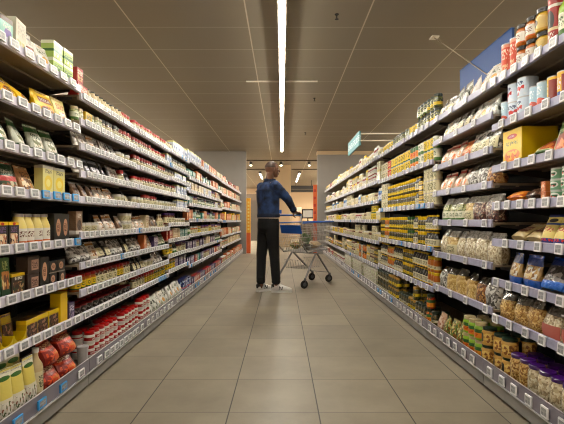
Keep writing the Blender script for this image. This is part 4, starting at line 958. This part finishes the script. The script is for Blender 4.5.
for s in (-1, 1):
    for i in range(27):
        t = i/26; w_.tube([lerp(corner(rimR, s), corner(rimF, s), t), lerp(corner(botR, s), corner(botF, s), t)], wr_, 'chrome', 4)
    for z in (0, .16, .33, .5, .67, .84, 1):
        w_.tube([lerp(corner(botR, s), corner(rimR, s), z), lerp(corner(botF, s), corner(rimF, s), z)], wr_*1.2, 'chrome', 4)
for a, c in ((rimF, botF), (rimR, botR)):
    for i in range(1, 14): t = i/14; w_.tube([lerp(corner(a, -1), corner(a, 1), t), lerp(corner(c, -1), corner(c, 1), t)], wr_, 'chrome', 4)
    for z in (0, .25, .5, .75): w_.tube([lerp(corner(c, -1), corner(a, -1), z), lerp(corner(c, 1), corner(a, 1), z)], wr_*1.2, 'chrome', 4)
for i in range(14): t = i/13; w_.tube([lerp(corner(botR, -1), corner(botR, 1), t), lerp(corner(botF, -1), corner(botF, 1), t)], wr_, 'chrome', 4)
for i in range(9): t = i/8; w_.tube([lerp(corner(botR, -1), corner(botF, -1), t), lerp(corner(botR, 1), corner(botF, 1), t)], wr_, 'chrome', 4)
bk = cp('wire_basket', w_)
cp('basket_rim', MB().tube([corner(rimR, -1), corner(rimF, -1), corner(rimF, 1), corner(rimR, 1)], .0095, 'cart_blue', 8))
cp('handle', MB().tube([handle_c-cr*.29, handle_c+cr*.29], .0118, 'cart_blue', 12))
for s in (-1, 1): cp('handle_post', MB().tube([corner(rimR, s), corner(rimR, s)-ch*.03+UP*.05, handle_c+cr*(.285*s)], .012, 'cart_white', 8))
cp('coin_lock', MB().box(-.03, .03, -.02, .02, 0, .055, 'cart_blue'), None).location = V((-.035, 6.455, 1.095))-V(cart.location)
def panel(name, u0, u1, v0, z0, v1, z1, m):
    t = ch*.004; a = [q(u0, v0, z0), q(u1, v0, z0), q(u1, v1, z1), q(u0, v1, z1)]
    cp(name, MB().add([p-t for p in a]+[p+t for p in a], [[0, 1, 2, 3], [7, 6, 5, 4], [0, 4, 5, 1], [1, 5, 6, 2], [2, 6, 7, 3], [3, 7, 4, 0]], m), None, 0)
panel('child_seat_flap', -.13, .245, -.072, .80, -.108, .925, 'cart_blue')
sw = MB()
for i in range(11): sw.tube([q(-.2+.04*i, .03, .8), q(-.2+.04*i, .12, .62)], .002, 'chrome', 4)
cp('child_seat_wire', sw)
for s in (-1, 1):
    ap = q(.225*s, .33, .50)
    cp('frame_leg', MB().tube([q(.25*s, 0, .135), ap-UP*.01-ch*.02, ap+ch*.02-UP*.01, q(.165*s, .8, .135)], .015, 'steel_tube', 8))
    cp('frame_rail', MB().tube([q(.235*s, -.02, .62), q(.225*s, .10, .515), q(.185*s, .72, .535)], .011, 'steel_tube', 8))
cp('cross_bar', MB().tube([q(-.225, .33, .49), q(.225, .33, .49)], .009, 'steel_tube', 6)); cp('cross_bar', MB().tube([q(-.165, .78, .16), q(.165, .78, .16)], .006, 'steel_tube', 6))
lr = MB()
for i in range(8): u_ = -.17+.34*i/7; lr.tube([q(u_, .06, .40), q(u_, .10, .27), q(u_*.9, .50, .27), q(u_*.9, .56, .40)], .0032, 'chrome', 4)
for v_, z_ in ((.06, .40), (.10, .27), (.3, .27), (.50, .27), (.56, .40)): lr.tube([q(-.18, v_, z_), q(.18, v_, z_)], .0036, 'chrome', 4)
cp('lower_rack', lr)
for u_, v_ in ((.25, 0), (-.25, 0), (.165, .8), (-.165, .8)):
    c0 = q(u_, v_, 0)-ch*.02; sw_ = {(.25, 0): -18, (-.25, 0): 5, (.165, .8): -28, (-.165, .8): -22}[(u_, v_)]; ax = Matrix.Rotation(math.radians(sw_), 3, 'Z') @ cr; rd = V((-ax.y, ax.x, 0)); k = MB()
    fk = MB(); 
    for s in (-1, 1): fk.tube([c0+ax*(.021*s)+UP*.062, c0+ax*(.021*s)+rd*.012+UP*.13], .005, 'castor_grey', 6)
    fk.cap(c0+rd*.015+UP*.128, c0+rd*.016+UP*.14, .022, .018, 'castor_grey', 10)
    fo = cp('castor', fk)
    def wheel_ring(r, a, n=20): return [tuple(c0+ax*a+rd*(r*math.cos(2*PI*j/n))+UP*(.0625+r*math.sin(2*PI*j/n))) for j in range(n)]
    k.loft([wheel_ring(.044, -.0125), wheel_ring(.058, -.0125), wheel_ring(.0615, -.007), wheel_ring(.0615, .007), wheel_ring(.058, .0125), wheel_ring(.044, .0125)], 'rubber')
    wh = cp('wheel', k, fo)
    hb = MB(); hb.loft([wheel_ring(.03, -.0145), wheel_ring(.03, .0145)], 'castor_grey'); cp('hub', hb, fo)
# shopping in the basket
mat('leaf', (70, 120, 44), .5, var=.3, vscale=20); mat('pot', (60, 50, 44), .6); mat('paper', (176, 146, 104), .7, var=.2, vscale=14, bump=.5, bscale=20)
rr = random.Random(5)
pt = empty('potted_herb', tuple(q(.10, .26, .545))); tag(pt, 'bushy green potted herb standing in the shopping trolley', 'plant')
link('pot', MB().lathe([(.04, .0), (.052, .085), (.055, .09), (.048, .09)], 'pot', 14).mesh('pot'), pt)
lf = MB()
for i in range(70):
    a = rr.uniform(0, 2*PI); tilt = rr.uniform(.05, .9); L0 = rr.uniform(.12, .25); p0 = V((rr.uniform(-.02, .02), rr.uniform(-.02, .02), .085)); d = V((math.sin(tilt)*math.cos(a), math.sin(tilt)*math.sin(a), math.cos(tilt)))
    s1 = d.cross(V((0, 0, 1)) if tilt > .1 else V((1, 0, 0))).normalized()*.010; p1 = p0+d*L0*.6; p2 = p0+d*L0-V((0, 0, .02*tilt))
    lf.add([p0-s1*.3, p0+s1*.3, p1+s1, p1-s1, p2], [[0, 1, 2, 3], [3, 2, 4]], 'leaf')
link('foliage', lf.mesh('foliage', 0), pt)
for nm, lab, u_, v_, w0, d0, h0, m0 in (('bread_loaf', 'brown bread bag lying at the far end of the trolley', .02, .56, .24, .15, .12, 'paper'), ('salad_bag', 'green salad bag beside the potted herb in the trolley', -.07, .20, .16, .12, .12, 'p_patternbag'), ('fruit_bag', 'pale bag of produce behind the herb in the trolley', .0, .40, .18, .12, .11, 'g_mix')):
    o = link(nm, pillow(w0, d0, h0, m0, seed=7)[0][1].mesh(nm), None, tuple(q(u_, v_, .553)), (0, 0, -.67)); tag(o, lab, 'bag')
    link('seal', MB().box(-w0*.52, -w0*.49, -d0*.4, d0*.4, h0*.45, h0*.52, m0).mesh('seal', 0), o)

# ------------------------------------------------------------------ signs over the shelves, ceiling fittings
mat('sign_blue', (8, 66, 132), .5); mat('cable', (176, 160, 138), .4, metal=.3); mat('white_metal', (226, 220, 208), .4)
sg = empty('hanging_sign', (1.70, 3.3, 2.05)); tag(sg, 'plain blue sign board hanging above the right row of shelves', 'sign')
sg_p = lambda n, mb: link(n, mb.mesh(n, 0), sg, loc=(-1.70, -3.3, -2.05))
sg_p('board', MB().box(1.69, 1.71, 3.2, 4.13, 2.02, 2.41, 'sign_blue')); sg_p('frame', MB().box(1.686, 1.714, 3.2, 4.13, 2.41, 2.417, 'sign_blue'))
sg_p('cable', MB().tube([(1.685, 4.83, 3.028), (1.684, 3.55, 2.18)], .005, 'cable', 6)); [sg_p('post', MB().tube([(1.70, y9, 2.022), (1.70, y9, 1.84)], .012, 'white_metal', 8)) for y9 in (3.4, 3.9)]
sg_p('ceiling_plate', MB().box(1.65, 1.73, 4.78, 4.87, 3.015, 3.029, 'white_metal'))
printed('sign_cyan', (92, 146, 156), [('T', .0, 1., .3, .75, (190, 212, 216), 9)], coat=0, rough=.6)
sc_ = empty('aisle_sign', (.955, 5.77, 2.0)); tag(sc_, 'small pale cyan aisle sign sticking out over the right shelves on two rods', 'sign')
link('board', MB().box(-.011, .011, -.44, .44, -.085, .09, 'sign_cyan').mesh('b', 0), sc_, rot=(0, 0, 0))
for z_ in (.066, -.02): link('rod', MB().tube([(0, -.40, z_), (.72, -.40, z_)], .0085, 'white_metal', 8).mesh('rod'), sc_)
link('post', MB().tube([(.72, -.40, .10), (.72, -.40, -.16)], .011, 'white_metal', 8).mesh('post'), sc_)
for i, (x_, y_2) in enumerate(((.54, 4.29), (.54, 7.24), (.54, 10.1))):
    s0 = empty('sprinkler', (x_, y_2, CEIL)); tag(s0, f"small dark ceiling sprinkler, {('nearest', 'middle', 'farthest')[i]} of the three beside the strip light", 'sprinkler', 'ceiling sprinklers')
    link('rose', MB().lathe([(.018, -.008), (.022, -.001)], 'dark', 12).mesh('rose'), s0); link('head', MB().lathe([(.02, -.05), (.006, -.042), (.006, -.008)], 'dark', 10).mesh('head'), s0)

# ------------------------------------------------------------------ the hall behind
mat('track', (70, 60, 50), .5, metal=.3); glow('spot_glow', (255, 236, 205), 22); glow('tube_far', (255, 240, 220), 10); mat('spot_body', (60, 54, 50), .4)
for i, (Y_, z_, xs) in enumerate(((14.0, 2.90, (-1.03, .87)), (16.45, 2.90, ()))):
    tk = link('track_rail', MB().box(-2.5, 2.5, Y_-.02, Y_+.02, z_, z_+.035, 'track').mesh('t', 0) if i == 0 else MB().box(-2.6, -.4, Y_-.02, Y_+.02, z_, z_+.035, 'track').mesh('t', 0))
    tag(tk, ('dark ceiling track with spotlights just past the shelf ends', 'dark ceiling track beside the tan column, left half')[i], 'lighting track')
tk = link('track_rail', MB().box(.36, 2.6, 16.43, 16.47, 2.90, 2.935, 'track').mesh('t', 0)); tag(tk, 'dark ceiling track beside the tan column, right half', 'lighting track')
for lab, x_, Y_ in (('left spotlight on the near ceiling track', -1.0, 13.95), ('middle spotlight on the near ceiling track, by the column', -.03, 13.95), ('right spotlight on the near ceiling track', .87, 13.95)):
    s0 = empty('spotlight', (x_, Y_, 2.9)); tag(s0, lab, 'spotlight', 'track spotlights')
    link('mount_arm', MB().tube([(0, 0, 0), (0, -.01, -.05)], .012, 'spot_body', 8).mesh('m'), s0)
    link('lamp_head', MB().tube([(0, -.01, -.04), (0, -.02, -.15)], .05, 'spot_body', 14).mesh('h'), s0)
    link('lens', MB().ball((0, -.023, -.155), (.034, .034, .016), 'spot_glow', 12, 6).mesh('l'), s0)
for lab, x_, ya_, yb_ in (('short strip lamp hanging beyond the column on its left', -.86, 16.9, 19.0), ('longer strip lamp hanging beyond the column on its right', .68, 16.9, 20.6)):
    s0 = empty('strip_lamp', (x_, (ya_+yb_)/2, 2.8)); tag(s0, lab, 'light')
    hl = (yb_-ya_)/2; link('housing', MB().box(-.05, .05, -hl, hl, .02, .09, 'spot_body').mesh('h', 0), s0); link('diffuser', MB().box(-.026, .026, -hl, hl, -.01, .0195, 'tube_far').mesh('d', 0), s0)
    link('hanger', MB().tube([(0, 0, .09), (0, 0, .23)], .006, 'spot_body', 6).mesh('k'), s0)
mat('stand_yellow', (226, 164, 20), .5); mat('stand_orange', (206, 92, 34), .5); mat('dot_pale', (236, 214, 140), .5); mat('dk_red', (176, 50, 24), .5)
ps = empty('promotion_stand', (-1.0, 13.1, 0)); tag(ps, 'narrow yellow and orange promotion stand at the end of the left row', 'stand')
link('upper_panel', MB().box(-.075, .055, -.05, .05, .62, 1.655, 'stand_yellow').mesh('u', 0), ps); link('lower_panel', MB().box(-.075, .055, -.05, .05, .0, .619, 'stand_orange').mesh('l', 0), ps)
for i in range(9): link('sachet', MB().box(-.03, .02, -.062, -.051, .70+.10*i, .755+.10*i, 'dot_pale').mesh('s', 0), ps)
ps = empty('display_tower', (1.0, 13.1, 0)); tag(ps, 'tall orange-red display tower at the end of the right row', 'stand')
link('tower_body', MB().box(-.06, .049, -.05, .05, 0, 2.06, 'stand_orange').mesh('u', 0), ps)
for i in range(8): link('shelf_strip', MB().box(-.055, .02, -.06, -.051, .3+.22*i, .38+.22*i, 'dk_red').mesh('s', 0), ps)
du = empty('air_duct', (1.0, 22, 2.5)); tag(du, 'dark banded air duct hung across the hall, right of the column', 'duct')
link('duct_body', MB().box(-.55, 2.5, 0, .6, -.06, .24, 'dark').mesh('d', 0), du); link('flange', MB().box(-.56, 2.5, -.02, -.001, .04, .07, 'hall_brown').mesh('f', 0), du)
for x_ in (-.3, .5): link('hanger', MB().box(x_, x_+.03, .2, .23, .24, .529, 'dark').mesh('h', 0), du)
cab = empty('cold_cabinet', (-2.0, 21, 0)); tag(cab, 'tall dark grey cabinet far behind, left of the person', 'cabinet')
link('cabinet_body', MB().box(-1.4, .95, 0, .8, 0, 1.95, 'hall_dark').mesh('c', 0), cab); link('cabinet_top', MB().box(-1.42, .97, -.02, .8, 1.951, 2.25, 'hall_brown').mesh('c', 0), cab)
mat('screen_dark', (28, 28, 32), .2); mat('screen_face', (150, 150, 150), .4)
kb = empty('checkout_counter', (1.1, 17.6, 0)); tag(kb, 'brown counter far down the hall beyond the trolley', 'counter')
link('counter_body', MB().box(-.35, .6, 0, .6, 0, .9, 'hall_brown').mesh('c', 0), kb); link('counter_top', MB().box(-.38, .63, -.03, .63, .901, .94, 'wall_tan').mesh('c', 0), kb)
mo = empty('monitor', (1.05, 17.7, .94)); tag(mo, 'black framed screen standing on the far counter', 'screen')
link('bezel', MB().box(-.24, .24, 0, .04, .12, .50, 'screen_dark').mesh('b', 0), mo); link('screen', MB().box(-.19, .19, -.006, -.0005, .17, .45, 'screen_face').mesh('b', 0), mo); link('foot', MB().lathe([(.1, .001), (.03, .02), (.02, .125)], 'screen_dark').mesh('f'), mo)
pn = link('notice_board', MB().box(.60, .80, 17.75, 17.77, 1.28, 1.52, 'white_metal').mesh('n', 0)); tag(pn, 'small white notice board beside the black screen', 'sign')
link('notice_post', MB().box(.69, .71, 17.772, 17.79, 0, 1.5, 'track').mesh('n', 0), pn)
struct('wall_partition', MB().box(.36, 3.2, 23.0, 23.1, 0, 1.9, 'wall_tan'), 0)

# ------------------------------------------------------------------ light, camera
mat('housing', (150, 142, 130), .4, metal=.5)
glow('tube', (255, 247, 231), 80); glow('fill_side', (255, 244, 222), 54)
glow('fill_hall', (255, 242, 222), 150); u = empty('ceiling_light', (0, 5, 2.95)); tag(u, 'long continuous white strip light along the middle of the aisle ceiling', 'light')
link('housing', MB().box(-.042, .042, -4.6, 7.4, .004, .06, 'housing').mesh('h', 0), u)
link('diffuser', MB().box(-.020, .020, -4.58, 7.38, -.008, .0035, 'tube').mesh('d', 0), u)
link('cross_bar', MB().box(-.52, .52, 1.33, 1.35, .0605, .078, 'white_metal').mesh('c', 0), u)  # bright bar added to stand for the strip light's reflection in a ceiling joint
for x_, nm in ((-3.9, 'left'), (3.95, 'right')):  # out-of-view strips added as fill for the ceiling
    u = empty('ceiling_light', (x_, 10, 2.9)); tag(u, f"unseen strip light added for ceiling fill, over the neighbouring aisle beyond the {nm} row", 'light')
    link('housing', MB().box(-.05, .05, -13, 17, .004, .06, 'housing').mesh('h', 0), u); link('diffuser', MB().box(-.04, .04, -13, 17, -.02, .0035, 'fill_side').mesh('d', 0), u)
for x_, nm in ((-2.9, 'left'), (2.9, 'right')):  # strips hidden by the end walls, added to lift the far ceiling
    u = empty('ceiling_light', (x_, 20, 2.9)); tag(u, f"unseen strip light added to brighten the far hall, behind the {nm} end wall", 'light')
    link('housing', MB().box(-.05, .05, -5, 6, .004, .06, 'housing').mesh('h', 0), u); link('diffuser', MB().box(-.04, .04, -5, 6, -.02, .0035, 'fill_hall').mesh('d', 0), u)
cam = bpy.data.cameras.new('camera'); co = bpy.data.objects.new('camera', cam); COL.objects.link(co)
co.location = (0, 0, 1.0); co.rotation_euler = (PI/2, 0, 0)
cam.sensor_width = 36; cam.lens = 435/564*36; cam.shift_y = 8/564; cam.clip_start = .05
S.camera = co
w = bpy.data.worlds.new('world'); S.world = w; w.use_nodes = True; w.node_tree.nodes['Background'].inputs[0].default_value = (.1, .09, .08, 1); w.node_tree.nodes['Background'].inputs[1].default_value = .3
S.view_settings.view_transform = 'Standard'; S.view_settings.look = 'None'; S.view_settings.gamma = 1; S.view_settings.exposure = .72
S.view_settings.use_curve_mapping = False
S.cycles.use_denoising = True; S.cycles.filter_width = 1.1
S.cycles.max_bounces = 8; S.cycles.diffuse_bounces = 5; S.cycles.sample_clamp_indirect = 6
